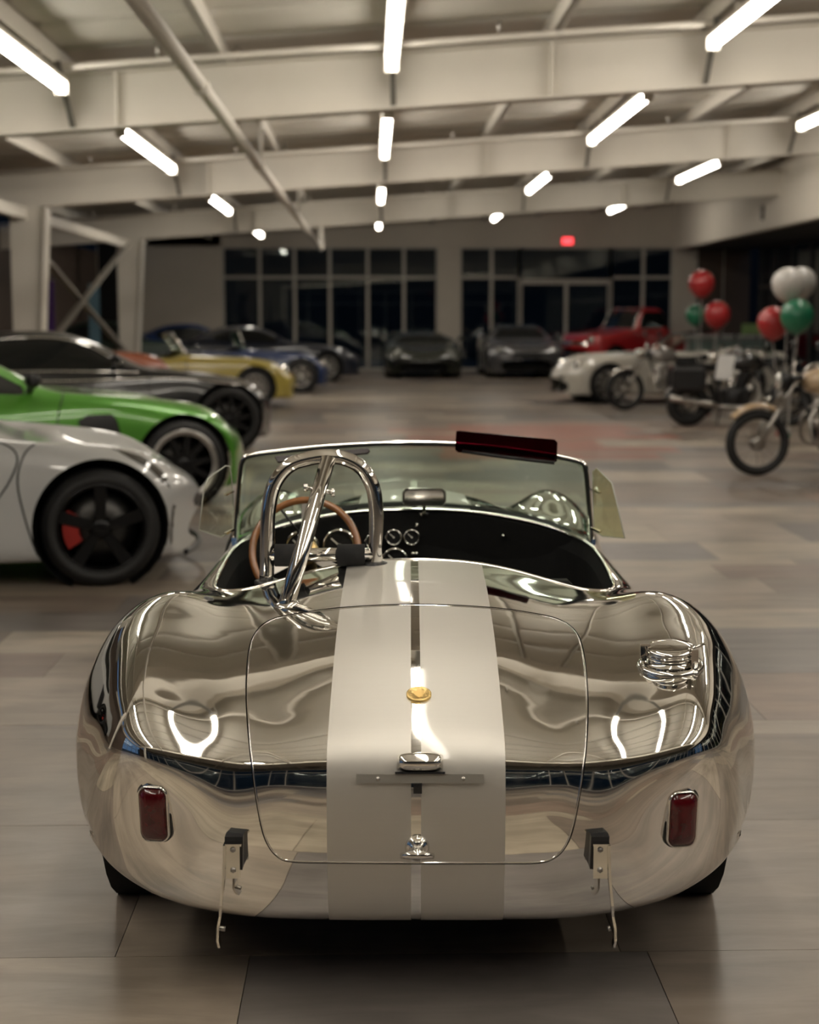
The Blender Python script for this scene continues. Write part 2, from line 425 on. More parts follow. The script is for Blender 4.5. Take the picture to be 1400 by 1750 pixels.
# sprinkler pipes
mb = MB(); zp = 3.20; xp = -1.262
mb.tube([(xp, Y0, zp), (xp, 38.8, zp), (xp, 38.95, zp + .06), (xp, 39.0, zp + .2), (xp, 39.0, zd(xp) - .02)], .055, 14)
for y in (-5, 1, 7, 11.6, 17.5, 23.5, 29.5): mb.tube([(xp, y - .08, zp), (xp, y + .08, zp)], .069, 14)
mp_ = struct(mb.build('sprinkler_pipe', WHITE))
for y in (-1.4, 6.7, 14.95, 17.9, 22.9, 27, 32.2): 
    MB().tube([(xp, y, zp + .03), (xp, y, zd(xp) - .03)], .024, 8).build('pipe_hanger', WHITE, mp_)
for y, zz in ((14.05, .50), (21.95, .47), (31.2, .45), (5.8, .5)):
    mb = MB(); mb.tube([(x, y, zb(x) + zz) for x in (XL + .1, -1.26, 0, 3, 8.3)], .03, 10)
    bp = struct(mb.build('branch_pipe', WHITE))
    for x in (-5.6, -3.95, -1.9, 1.15, 4.2, 7.1):
        MB().tube([(x, y, zb(x) + zz + .02), (x, y, zb(x) + zz + .10), (x, y, zb(x) + zz + .14)], [.018, .018, .03], 8).build('sprinkler_head', STEEL, bp)

# linear ceiling lights
TUBE = mat('lit lamp diffuser', (.9, .9, .85), .4, emit=LAMP_COL, es=LAMP, var=0)
ROWS = ['row by the columns', 'middle row', 'row beside the middle one', 'row towards the bulkhead']
def lamp(x, y0, y1, label):
    z = zb(x) + .33
    t = thing('strip_light', label, 'ceiling light', (x, (y0 + y1) / 2, z), 0, 'long ceiling strip lights')
    L = y1 - y0
    prof = [(-.042, .04), (-.045, .0), (-.04, -.03), (-.02, -.045), (0, -.05), (.02, -.045), (.04, -.03), (.045, 0), (.042, .04)]
    mb = MB(); n = len(prof)
    mb.add([(a, yy, b) for yy in (-L / 2, L / 2) for a, b in prof], [(i, i + 1, n + i + 1, n + i) for i in range(n - 1)] + [tuple(range(n)), tuple(range(2 * n - 1, n - 1, -1))], False)
    mb.build('diffuser', TUBE, t)
    MB().box((0, 0, .0625), (.125, L + .01, .04)).box((0, -L * .3, .13), (.03, .03, .12)).box((0, L * .3, .13), (.03, .03, .12)).build('housing', WHITE, t)
    for e in (-1, 1): MB().box((0, e * (L / 2 + .012), .0), (.125, .02, .125), bev=.004).build('end_cap', WHITE, t)
BAYS = [(17.4, 21.75), (26.7, 30.3), (9.8, 14.1), (36.6, 39.0), (-1.5, 5.7)]
BN = ['just past the first beam', 'past the second beam', 'before the first beam', 'nearest the far windows', 'above the viewer']
for (a, b), bn in zip(BAYS, BN):
    for x, rn in zip(LX, ROWS): lamp(x, a, b, 'strip light %s, %s' % (bn, rn))

# columns on the dark side, with cross braces
def column(x, y, w0, w1, z1):
    mb = MB(); d = .13
    mb.add([(x - w0 / 2, y - d, 0), (x + w0 / 2 - .05, y - d, 0), (x + w0 / 2 - .05, y + d, 0), (x - w0 / 2, y + d, 0), (x - w0 / 2, y - d, z1), (x - w0 / 2 + w1, y - d, z1), (x - w0 / 2 + w1, y + d, z1), (x - w0 / 2, y + d, z1)],
           [(3, 2, 1, 0), (4, 5, 6, 7), (0, 1, 5, 4), (1, 2, 6, 5), (2, 3, 7, 6), (3, 0, 4, 7)])
    mb.quadbox((x + w0 / 2 - .03, y, 0), (x - w0 / 2 + w1 + .02, y, z1), .03, d * 2 + .1, (0, 1, 0))
    mb.box((x, y, .012), (w0 + .2, d * 2 + .2, .024))
    return struct(mb.build('column', WHITE))
for y in (-1.8, 6.3, 14.6, 22.5, 31.8): column(-5.02, y, .36, .50, zb(-5.2) + .02)
st = MB(); st.quadbox((-5.0, 6.3, 2.98), (-5.0, 14.6, 2.98), .10, .16).quadbox((-5.0, 14.6, 2.98), (-5.0, 22.4, 2.98), .10, .16).quadbox((-5.0, 22.6, 2.98), (-5.0, 31.7, 2.98), .10, .16)
struct(st.build('eave_strut', WHITE))
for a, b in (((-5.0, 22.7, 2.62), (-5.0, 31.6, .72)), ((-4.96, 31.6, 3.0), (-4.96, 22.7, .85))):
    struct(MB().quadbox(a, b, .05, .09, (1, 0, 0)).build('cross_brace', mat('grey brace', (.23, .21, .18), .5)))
# long walls
def glazing(name, pane_m, frame_m, xs, zs, y=None, x=None, skip=()):
    """storefront: frame bars and one pane per cell; runs along x at y, or along y at x"""
    def pt(a, z, d): return (a, y + d, z) if x is None else (x + d, a, z)
    def bx(mb, a0, a1, z0, z1, th):
        c = pt((a0 + a1) / 2, (z0 + z1) / 2, 0); dd = (a1 - a0, th, z1 - z0) if x is None else (th, a1 - a0, z1 - z0); return mb.box(c, dd)
    root = MB(); bx(root, xs[0] - .03, xs[-1] + .03, zs[-1] - .03, zs[-1] + .03, .10); bx(root, xs[0] - .03, xs[-1] + .03, zs[0] - .02, zs[0] + .06, .10)
    root = struct(root.build(name, frame_m))
    for a in xs: bx(MB(), a - .045, a + .045, zs[0], zs[-1], .12).build('mullion', frame_m, root)
    for z in zs[1:-1]: bx(MB(), xs[0], xs[-1], z - .04, z + .04, .11).build('transom', frame_m, root)
    for i in range(len(xs) - 1):
        for j in range(len(zs) - 1):
            bx(MB(), xs[i] + .03, xs[i + 1] - .03, zs[j] + .03, zs[j + 1] - .03, .012).build('pane', pane_m, root)
    return root
WT = 3.42
xl = [-4.14, -3.11, -2.14, -1.16, -.10, .91, 1.85]; xr = [2.48, 3.36, 4.14]; xr2 = [6.71, 7.62, 8.44]
glazing('window_1', NIGHT, FRAME, xl, [.02, 2.60, WT], y=Y1)
glazing('window_2', NIGHT, FRAME, xr, [.02, 2.60, WT], y=Y1)
glazing('window_3', NIGHT, FRAME, xr2, [.02, 2.60, WT], y=Y1)
glazing('window_4', NIGHT, FRAME, [4.14, 6.71], [2.50, WT], y=Y1)
glazing('door_1', NIGHT, FRAME, [4.18, 5.46, 6.67], [.02, 2.44], y=Y1)
# far wall pieces round the windows
fw = MB(); fw.box(((XL - 4.17) / 2, Y1, 1.9), (-4.17 - XL, .24, 3.8)).box((2.165, Y1, 1.72), (.60, .24, 3.44)).box((8.80, Y1, 1.9), (.66, .24, 3.8)).box(((9.13 + XR) / 2, Y1, 1.9), (.02, .24, 3.8))
struct(MB().box(((9.13 + XR) / 2 + .02, Y1, 1.7), (XR - 9.13, .2, 3.4)).build('trim_4', BROWN))
fw.add([(x, Y1 + d, z) for d in (-.12, .12) for x, z in ((XL, 3.45), (XR, 3.45), (XR, zd(XR)), (XL, zd(XL)))], [(0, 1, 2, 3), (7, 6, 5, 4), (0, 4, 5, 1), (1, 5, 6, 2), (2, 6, 7, 3), (3, 7, 4, 0)])
struct(fw.build('wall_far', PLASTER))
struct(MB().box((-6.75, Y1 - 3.2, 1.75), (.5, .3, 3.5)).build('dark_gap_block', VOID))  # black block standing in for the dark gap beside the end wall
# dark side wall: brown beyond the columns, glazed further back towards the viewer
struct(MB().box((XL - .1, 27.7, 1.65), (.2, 31, 3.3)).build('wall_left', BROWN))
glazing('window_5', glass('clear side glass', (.9, .95, .97), 1.5, .0), mat('dark window frame', (.05, .05, .055), .4), [-2.2 + 1.5 * i for i in range(5)], [.1, 1.5, 2.86], x=XL - .05)
struct(MB().box((XL - .1, -4.22, 1.43), (.2, 4.0, 2.86)).box((XL - .1, 8.02, 1.43), (.2, 8.4, 2.86)).build('wall_left', BROWN))
struct(MB().box((XL - .1, 2.9, 3.05), (.2, 18.6, .36)).build('trim_2', PLASTER))
# bulkhead and dark storefront on the balloon side
struct(MB().add([(8.42 + d, y, z) for y in (Y0, Y1 - .1) for d, z in ((0, 3.36), (.22, 3.36), (.22, zb(8.6) + .7), (0, zb(8.42) + .7))], [(0, 1, 2, 3), (7, 6, 5, 4), (0, 4, 5, 1), (1, 5, 6, 2), (2, 6, 7, 3), (3, 7, 4, 0)]).build('wall_right', PLASTER))
struct(MB().box(((8.64 + XR) / 2, (Y0 + Y1) / 2, 3.44), (XR - 8.64, Y1 - Y0 - .3, .12)).build('trim_3', mat('dark soffit', (.05, .045, .04), .7)))
glazing('window_6', NIGHT, mat('bronze window frame', (.035, .03, .027), .4), [19.0 + 1.6 * i for i in range(15)], [.05, 2.3, 3.34], x=XR - .05)
glazing('window_8', NIGHT, FRAME, [-6.0 + 1.78 * i for i in range(15)], [.05, 2.3, 3.34], x=XR - .05)
glazing('window_7', NIGHT, FRAME, [-6.9 + 1.55 * i for i in range(11)], [.05, 2.3, 3.0], y=Y0 + .1)
struct(MB().box(((XL + XR) / 2, Y0 - .1, 3.95), (XR - XL + .4, .2, 1.8)).build('wall_back', mat('grey back wall', (.22, .22, .205), .7, var=.1, scale=.7, world=True)))
# dark walls added outside to block the dusk sky behind the glass
struct(MB().box((0, 62, 4), (90, 1, 12)).build('sky_block_wall', mat('dark sky block', (.02, .022, .026), .9, var=.3, scale=.3, world=True)))
struct(MB().box((18, 30, 3), (.5, 64, 10)).build('sky_block_wall', VOID))
struct(MB().box((0, -26, 4), (90, 1, 12)).build('sky_block_wall', mat('dim sky block', (.10, .12, .125), .8, var=.2, scale=.5, world=True)))
struct(MB().box((0, 24, -.25), (110, 110, .2)).build('ground', mat('asphalt', (.03, .03, .032), .8)))
# exit light on the far wall
a = at_y(970, 412, Y1 - .16)
e = thing('exit_light', 'small glowing red exit light high on the far wall above the glass doors', 'sign', (a[0], Y1 - .12, a[2]))
MB().box((0, -.03, 0), (.34, .06, .22), bev=.01).build('housing', mat('red case', (.3, .02, .02), .4), e)
MB().box((0, -.065, 0), (.30, .012, .18)).build('lit_face', mat('red lit face', (.6, .05, .05), .4, emit=(1, .06, .07), es=2.2, var=0), e)
a = at_z(1312, 366, 3.0)
b_ = struct(MB().box((8.40, 33.0, 3.72), (.05, .16, .30), bev=.01).build('vent_1', mat('dark vent', (.08, .07, .06), .6)))

# ============================================================ THE POLISHED ROADSTER
CAR_D, CAR_X = 3.827, .0138
cobra = thing('roadster', 'polished bare aluminium open roadster with twin brushed stripes and a chrome roll hoop', 'car',
              (CAR_D * syw + CAR_X * cyw, CAR_D * cyw - CAR_X * syw, 0), -YAW)
def px(P):
    """car space to picture pixels, used to measure the outlines taken from the photograph"""
    P = np.atleast_2d(P); f = P[:, 1] + CAR_D; r = P[:, 0] + CAR_X; h = P[:, 2] - H
    z = f * cp - h * sp; return np.stack([CX + F * r / z, CY - F * (h * cp + f * sp) / z], 1)
def lpt(x, y, Y):
    """car-space point seen at pixel (x, y) lying at forward distance Y"""
    a, b = (x - CX) / F, (CY - y) / F; f, u = cp + b * sp, b * cp - sp; t = (Y + CAR_D) / f
    return np.array([a * t - CAR_X, Y, H + u * t])
def row(y, *xz): return [(a, y, b) for a, b in xz]
ROWS_ = [
 # tail, from under the lip up to the deck: (x, y, z) centre outwards
 [(0,-.60,.19),(.10,-.60,.19),(.19,-.60,.19),(.28,-.595,.19),(.37,-.585,.191),(.46,-.565,.195),(.545,-.53,.202),(.61,-.49,.212),(.67,-.44,.232),(.71,-.38,.265)],
 [(0,-.70,.223),(.10,-.70,.223),(.19,-.698,.223),(.28,-.692,.222),(.37,-.680,.223),(.465,-.658,.229),(.555,-.618,.237),(.625,-.575,.252),(.69,-.52,.275),(.745,-.44,.305)],
 [(0,-.738,.32),(.11,-.737,.32),(.205,-.735,.32),(.30,-.729,.32),(.40,-.717,.32),(.505,-.692,.32),(.605,-.637,.32),(.675,-.57,.32),(.72,-.50,.318),(.757,-.415,.32)],
 [(0,-.752,.45),(.11,-.751,.45),(.205,-.749,.45),(.30,-.744,.45),(.405,-.732,.449),(.52,-.708,.448),(.64,-.648,.438),(.712,-.55,.408),(.748,-.465,.37),(.772,-.385,.335)],
 [(0,-.738,.572),(.11,-.7375,.572),(.205,-.735,.570),(.305,-.730,.569),(.42,-.716,.568),(.550,-.720,.580),(.652,-.658,.568),(.725,-.53,.490),(.762,-.43,.415),(.782,-.36,.345)],
 [(0,-.70,.618),(.11,-.699,.617),(.20,-.697,.612),(.30,-.690,.606),(.42,-.680,.608),(.553,-.675,.645),(.650,-.622,.628),(.735,-.49,.535),(.780,-.39,.44),(.795,-.33,.36)],
 [(0,-.59,.664),(.115,-.589,.662),(.215,-.587,.655),(.315,-.582,.643),(.43,-.574,.649),(.562,-.560,.686),(.667,-.523,.669),(.770,-.395,.555),(.805,-.32,.455),(.808,-.28,.36)],
 [(0,-.38,.738),(.125,-.38,.735),(.24,-.38,.723),(.345,-.379,.704),(.455,-.375,.707),(.588,-.362,.736),(.702,-.328,.712),(.798,-.26,.587),(.820,-.235,.475),(.815,-.22,.36)],
 row(-.15,(0,.784),(.14,.780),(.265,.766),(.375,.748),(.48,.746),(.608,.768),(.728,.738),(.810,.610),(.826,.475),(.818,.35)),
 row(.08,(0,.811),(.15,.806),(.285,.788),(.40,.768),(.51,.769),(.632,.790),(.744,.735),(.812,.61),(.828,.475),(.820,.34)),
 row(.32,(0,.827),(.155,.821),(.295,.798),(.42,.772),(.525,.760),(.61,.748),(.70,.69),(.765,.58),(.785,.45),(.775,.30)),
 row(.60,(0,.855),(.16,.849),(.30,.832),(.42,.808),(.505,.796),(.575,.775),(.64,.71),(.70,.60),(.727,.45),(.722,.26)),
 row(.90,(0,.872),(.16,.868),(.30,.855),(.42,.835),(.50,.815),(.565,.79),(.63,.725),(.69,.61),(.715,.45),(.71,.25)),
 row(1.20,(0,.873),(.16,.868),(.30,.853),(.42,.827),(.505,.80),(.575,.765),(.64,.70),(.695,.60),(.715,.45),(.71,.25)),
 row(1.55,(0,.876),(.15,.868),(.28,.842),(.38,.80),(.47,.782),(.56,.770),(.67,.715),(.745,.60),(.768,.45),(.757,.25)),
 row(1.90,(0,.855),(.14,.845),(.26,.808),(.36,.765),(.45,.785),(.55,.812),(.68,.76),(.785,.62),(.805,.46),(.79,.28)),
 row(2.25,(0,.805),(.14,.795),(.25,.755),(.35,.735),(.44,.772),(.55,.812),(.68,.76),(.79,.62),(.813,.46),(.80,.28)),
 row(2.58,(0,.725),(.14,.715),(.25,.685),(.35,.672),(.44,.70),(.54,.728),(.65,.675),(.745,.56),(.768,.42),(.75,.30)),
 [(0,2.86,.60),(.13,2.855,.595),(.24,2.85,.575),(.33,2.84,.568),(.42,2.83,.575),(.51,2.81,.58),(.60,2.79,.535),(.67,2.77,.46),(.69,2.76,.38),(.67,2.75,.31)],
 [(0,3.02,.43),(.13,3.01,.43),(.23,2.99,.425),(.32,2.97,.42),(.40,2.94,.415),(.47,2.91,.41),(.53,2.88,.39),(.575,2.86,.37),(.59,2.84,.34),(.58,2.82,.31)]]
for r in range(14, 20): ROWS_[r] = [(x * (1 - .085 * min(1, max(0, (i - 4) / 3))), y, z) for i, (x, y, z) in enumerate(ROWS_[r])]
BODY = Surf(ROWS_)
NR = len(ROWS_) - 1
# polished aluminium: hand beaten, so the mirror wavers; the stripes are brushed
def alu_mat(name, stripes):
    m = bpy.data.materials.new(name); m.use_nodes = True; nt = m.node_tree; b = nt.nodes['Principled BSDF']; L = nt.links
    b.inputs['Metallic'].default_value = 1
    tc = nt.nodes.new('ShaderNodeTexCoord')
    n = nt.nodes.new('ShaderNodeTexNoise'); n.inputs['Scale'].default_value = 9; n.inputs['Detail'].default_value = 1.5; L.new(tc.outputs['Object'], n.inputs['Vector'])
    bp = nt.nodes.new('ShaderNodeBump'); bp.inputs['Strength'].default_value = .06; bp.inputs['Distance'].default_value = .01
    L.new(n.outputs['Fac'], bp.inputs['Height']); L.new(bp.outputs['Normal'], b.inputs['Normal'])
    sx = nt.nodes.new('ShaderNodeSeparateXYZ'); L.new(tc.outputs['Object'], sx.inputs[0])
    ab = nt.nodes.new('ShaderNodeMath'); ab.operation = 'ABSOLUTE'; L.new(sx.outputs[0], ab.inputs[0])
    g1 = nt.nodes.new('ShaderNodeMath'); g1.operation = 'GREATER_THAN'; g1.inputs[1].default_value = .0105; L.new(ab.outputs[0], g1.inputs[0])
    g2 = nt.nodes.new('ShaderNodeMath'); g2.operation = 'LESS_THAN'; g2.inputs[1].default_value = .187; L.new(ab.outputs[0], g2.inputs[0])
    st = nt.nodes.new('ShaderNodeMath'); st.operation = 'MULTIPLY'; L.new(g1.outputs[0], st.inputs[0]); L.new(g2.outputs[0], st.inputs[1])
    # brush lines run across the car
    mp = nt.nodes.new('ShaderNodeMapping'); mp.inputs['Scale'].default_value = (4, 260, 260); L.new(tc.outputs['Object'], mp.inputs[0])
    bn = nt.nodes.new('ShaderNodeTexNoise'); bn.inputs['Scale'].default_value = 1; bn.inputs['Detail'].default_value = 3; L.new(mp.outputs[0], bn.inputs['Vector'])
    rr = nt.nodes.new('ShaderNodeMapRange'); rr.inputs['To Min'].default_value = .50; rr.inputs['To Max'].default_value = .60; L.new(bn.outputs['Fac'], rr.inputs['Value'])
    mr = nt.nodes.new('ShaderNodeMix'); mr.inputs['A'].default_value = .045; L.new(st.outputs[0], mr.inputs['Factor']); L.new(rr.outputs[0], mr.inputs['B'])
    L.new(mr.outputs['Result'], b.inputs['Roughness'])
    mc = nt.nodes.new('ShaderNodeMix'); mc.data_type = 'RGBA'; mc.inputs['A'].default_value = (.88, .87, .835, 1); mc.inputs['B'].default_value = (.66, .64, .595, 1)
    cw = nt.nodes.new('ShaderNodeMath'); cw.operation = 'MULTIPLY'; cw.inputs[1].default_value = .3; L.new(st.outputs[0], cw.inputs[0]); L.new(cw.outputs[0], b.inputs['Coat Weight']); b.inputs['Coat Roughness'].default_value = .05; b.inputs['Coat IOR'].default_value = 1.7
    L.new(st.outputs[0], mc.inputs['Factor']); L.new(mc.outputs['Result'], b.inputs['Base Color'])
    return m
ALU = alu_mat('polished aluminium', True)
def U_(n): return np.linspace(-9, 9, n)
# outlines: cockpit opening in plan, boot lid as drawn on the skin, wheel arches from the side
half = [(0,.36),(.2,.35),(.36,.315),(.47,.265),(.535,.285),(.562,.40),(.562,.65),(.55,.85),(.505,.975),(.42,1.05),(.28,1.115),(.14,1.145),(0,1.152)]
COCK = smooth_loop(half + [(-a, b) for a, b in half[-2:0:-1]], 6)
lidpx = smooth_loop([(712,1035),(590,1040),(500,1052),(462,1062),(440,1080),(428,1108),(423,1160),(424,1220),(430,1290),(439,1360),(449,1415),(460,1444),(476,1463),(500,1471),(580,1473),
                     (712,1474),(850,1474),(920,1473),(948,1464),(966,1445),(978,1415),(989,1360),(999,1290),(1003,1220),(1001,1160),(994,1108),(982,1080),(960,1063),(922,1052),(835,1040)], 5)
AXY = .15
def g_lid(u, v, P): return sdpoly(px(P), lidpx)
def g_cock(P): return np.where((P[:, 2] > .5), sdpoly(P[:, :2], COCK), 1.0) 
def g_arch(P):
    side = np.abs(P[:, 0]) > .5
    r = np.minimum(np.hypot(P[:, 1] - AXY, P[:, 2] - .33) - .362, np.hypot(P[:, 1] - 2.286, P[:, 2] - .33) - .36)
    return np.where(side, r, 1.0)
def g_body(u, v, P):
    return np.minimum(np.minimum(g_cock(P), g_arch(P)), np.where(v < 10.2, (g_lid(u, v, P) - 3.2) / 700, 1.0))
vv_ = np.concatenate([np.linspace(0, 10.3, 230, endpoint=False), np.linspace(10.3, NR, 130)])
cut_mesh(BODY, U_(300), vv_, g_body, 'body', ALU, cobra)
cut_mesh(BODY, U_(300), np.linspace(1, 10.3, 240), lambda u, v, P: np.where(v < 10.25, -(g_lid(u, v, P) + 1.0) / 700, -1.), 'boot_lid', ALU, cobra, off=.0012)
cut_mesh(BODY, U_(90), np.linspace(1, 10.3, 60), lambda u, v, P: np.where(v < 10.25, -(g_lid(u, v, P) - 14) / 700, -1.), 'seam_backing', VOID, cobra, off=-.012)  # black sheet under the lid, puts the hollow's darkness into the seam
def lift(pts, off):
    """points of the skin under the given pixels, moved out by off"""
    out = []; u0 = v0 = None; nn = []
    for p in pts:
        r = BODY.find(px, np.array(p), vrange=(1, 10.2), grid=(120, 120)) if u0 is None else BODY.find(px, np.array(p), u0, v0)
        u0, v0 = r; n = BODY.normal([u0], [v0])[0]; out.append(BODY(u0, v0)[0] + n * off); nn.append(n)
    return np.array(out), np.array(nn)
q, n = lift(smooth_loop(lidpx[::3], 3), .0005)
MB().tube(q, .0020, 8, closed=True).build('boot_lid_bead', CHROME, cobra)
def skin(x, y, off=0., top=True):
    u, v = BODY.find(lambda P: P[:, :2], np.array([x, y]), vrange=(5, NR), grid=(80, 160)); n = BODY.normal([u], [v])[0]; return BODY(u, v)[0] + n * off, n
rim = []
for p in COCK: rim.append(skin(p[0], p[1], -.003)[0])
rim = np.array(rim)
MB().tube(rim, .007, 10, closed=True).build('cockpit_rim', CHROME, cobra)
# black tub, firewall and floor
TRIM = mat('black leather', (.006, .006, .006), .7, var=.15, scale=40, bump=.05, spec=.2)
mb = MB(); m = len(rim); c = rim.mean(0)
lo = np.array([[p[0] * .96, (p[1] - c[1]) * .95 + c[1], .16] for p in rim])
mid = np.array([[p[0] * .975, (p[1] - c[1]) * .97 + c[1], p[2] - .05] for p in rim])
vv2 = np.concatenate([rim - [0, 0, .004], mid, lo]); ff = []
for k in range(2):
    ff += [(k * m + i, k * m + (i + 1) % m, (k + 1) * m + (i + 1) % m, (k + 1) * m + i) for i in range(m)]
ff.append(tuple(range(2 * m, 3 * m)))
mb.add(vv2, ff); mb.build('cockpit_tub', TRIM, cobra)
mb = MB()
mb.box((0, .1, .19), (1.1, 1.0, .10)).box((0, 1.6, .19), (1.2, 2.2, .10)).box((0, 1.5, .45), (.85, .5, .5)).box((0, -.15, .42), (1.0, .75, .40)).box((0, 2.3, .42), (.9, .9, .35))
mb.build('light_block_pan', VOID, cobra)  # black boxes added under the skin to block light and keep shade beneath
# seats
for s_ in (-1, 1):
    mb = MB(); x = s_ * .265
    mb.box((x, .72, .30), (.42, .48, .14), bev=.04); mb.add(*[MB().box((0, 0, 0), (.42, .12, .46), bev=.04).v, MB().box((0, 0, 0), (.42, .12, .46), bev=.04).f])
    k = len(mb.v) - 32
    for i in range(k, len(mb.v)):
        a, b, c2 = mb.v[i]; mb.v[i] = (a + x, b + .48 + (-.18 * c2), c2 + .53)
    mb.build('seat', TRIM, cobra)
MB().box((0, .70, .34), (.14, .75, .26), bev=.03).build('transmission_tunnel', TRIM, cobra)
# dashboard under the cowl
mb = MB(); dp = []
for t in np.linspace(-1, 1, 25):
    x = .50 * t; yy = 1.125 - .155 * abs(t) ** 2.2; z = skin(x, min(yy + .02, 1.13))[0][2] - .012; dp.append((x, yy, z))
vv2 = [p for p in dp] + [(p[0], p[1] + .03, .60 - .02 * 0) for p in dp] + [(p[0], p[1] + .06, .60) for p in dp] + [(p[0], p[1] + .045, p[2]) for p in dp]
n_ = len(dp); ff = []
for k in range(3): ff += [(k * n_ + i, k * n_ + i + 1, (k + 1) * n_ + i + 1, (k + 1) * n_ + i) for i in range(n_ - 1)]
mb.add(vv2, ff); mb.build('dashboard', TRIM, cobra)
def dash_y(x): return 1.125 - .155 * abs(x / .5) ** 2.2
GFACE = mat('gauge face', (.02, .02, .02), .25, var=.3, scale=60)
def gauge(x, y, r):
    p = lpt(x, y, 1.12); yy = dash_y(p[0]); p = lpt(x, y, yy - .004)
    mb = MB().lathe([(r * .82, -.002), (r * .88, -.010), (r, -.010), (r * 1.08, -.004), (r * 1.08, .03)], 28, p, 'y')
    o = mb.build('gauge_bezel', CHROME, cobra)
    MB().lathe([(.0001, -.003), (r * .86, -.003)], 28, p, 'y').build('gauge_face', GFACE, o)
    nb = MB().quadbox((p[0], p[1] - .005, p[2]), (p[0] - r * .5, p[1] - .005, p[2] + r * .45), r * .09, .001, (0, 1, 0)); nb.box((p[0], p[1] - .005, p[2]), (r * .2, .003, r * .2)); nb.build('gauge_needle', mat('ivory', (.7, .68, .6), .5), o)
for a in ((673, 918, .026), (704, 918, .026), (675, 958, .042), (580, 932, .053), (515, 935, .053), (638, 925, .026)): gauge(*a)
for x, y in ((712, 945), (713, 896), (860, 915), (706, 945)):
    p = lpt(x, y, 1.12); p = lpt(x, y, dash_y(p[0]) - .006); MB().lathe([(.0001, -.012), (.006, -.010), (.006, .01)], 10, p, 'y').build('switch', CHROME, cobra)
# steering wheel
WOOD = mat('varnished wood', (.24, .10, .035), .22, var=.25, scale=18, coat=.8)
wc = lpt(522, 942, .80); Mw = Matrix.Rotation(R_(-22), 3, 'X')
def ring(r, tr, c, M, n=56):
    return [Vector(c) + M @ Vector((r * math.cos(2 * math.pi * i / n), 0, r * math.sin(2 * math.pi * i / n))) for i in range(n)]
sw = MB().tube(ring(.163, 0, wc, Mw), .0115, 10, closed=True).build('steering_wheel', WOOD, cobra)
mb = MB()
for a in (90, 210, 330):
    d = Mw @ Vector((math.cos(R_(a)), .0, math.sin(R_(a)))); mb.quadbox(Vector(wc) + d * .035 + Mw @ Vector((0, .02, 0)), Vector(wc) + d * .158, .028, .003, Mw @ Vector((0, 1, 0)))
mb.build('spoke', STEEL, sw)
MB().lathe([(.0001, -.014), (.03, -.012), (.04, 0), (.042, .03), (.025, .06), (.02, .35)], 24, wc, 'y', M=Mw).build('horn_boss', mat('brass horn button', (.62, .45, .20), .3, .6), sw)
MB().tube([Vector(wc) + Vector((-.02, .12, .03)), Vector(wc) + Vector((-.10, .14, .13))], .004, 6).build('indicator_stalk', DARK, sw)

# windscreen
gt = smooth_loop([(402,930,1.02),(403,900,1.00),(407,850,.95),(411,805,.91),(414,790,.90),(425,779,.895),(470,772,.93),(560,763,.98),(640,758,1.0),(705,757,1.005),(780,759,1.0),(860,766,.975),(930,776,.935),(985,787,.90),(997,793,.895),(1002,806,.90),(1006,850,.94),(1010,900,.995),(1012,932,1.02)], 3, False)
gtop = [lpt(*p) for p in gt]
gb = smooth_loop([(1012,932,1.02),(960,903,1.12),(900,884,1.18),(820,870,1.22),(712,862,1.24),(610,866,1.22),(520,881,1.18),(455,904,1.11),(402,930,1.02)], 4, False)
gbot = [lpt(*p) for p in gb]
MB().tube(gtop, .0085, 10).build('windscreen_frame', CHROME, cobra)
GASK = mat('black gasket', (.012, .014, .013), .4)
loopg = gtop[1:-1]
mb = MB(); mb.tube([np.array(p) + [0, -.004, -.002 if 8 < i < len(gtop) - 8 else 0] for i, p in enumerate(gtop)], .006, 8); mb.tube(gbot, .010, 8); mb.build('windscreen_gasket', GASK, cobra)
mb = MB(); base = [np.array(p) + [0, .004, -.016] for p in gbot]; mb.tube(base, .011, 8); mb.build('windscreen_base_rail', CHROME, cobra)
def fill_glass(top, bot, name, m, parent, nr=8):
    k = 40
    def res(L):
        L = np.array(L); d = np.concatenate([[0], np.cumsum(np.linalg.norm(np.diff(L, axis=0), axis=1))]); t = np.linspace(0, d[-1], k)
        return np.stack([np.interp(t, d, L[:, i]) for i in range(3)], 1)
    A, B = res(top), res(bot); vv2 = []; 
    for j in range(nr + 1): vv2 += list(A + (B - A) * j / nr)
    ff = [(j * k + i, j * k + i + 1, (j + 1) * k + i + 1, (j + 1) * k + i) for j in range(nr) for i in range(k - 1)]
    mb = MB().add(vv2, ff, True); o = mb.build(name, m, parent); md = o.modifiers.new('thickness', 'SOLIDIFY'); md.thickness = .004; return o
WGL = glass('windscreen glass', (.86, .93, .88), 1.5, .01)
ix = [i for i, p in enumerate(gt) if 413 < p[0] < 1000]
fill_glass([gtop[i] for i in ix], gbot[::-1], 'windscreen', WGL, cobra)
for x0, y0_, Y_ in ((402, 930, 1.02), (1012, 932, 1.02)):          # posts bolted to the cowl
    p = lpt(x0, y0_, Y_); MB().quadbox(p + np.array([0, -.01, .03]), p + np.array([0, .03, -.05]), .018, .03).build('windscreen_post', CHROME, cobra)
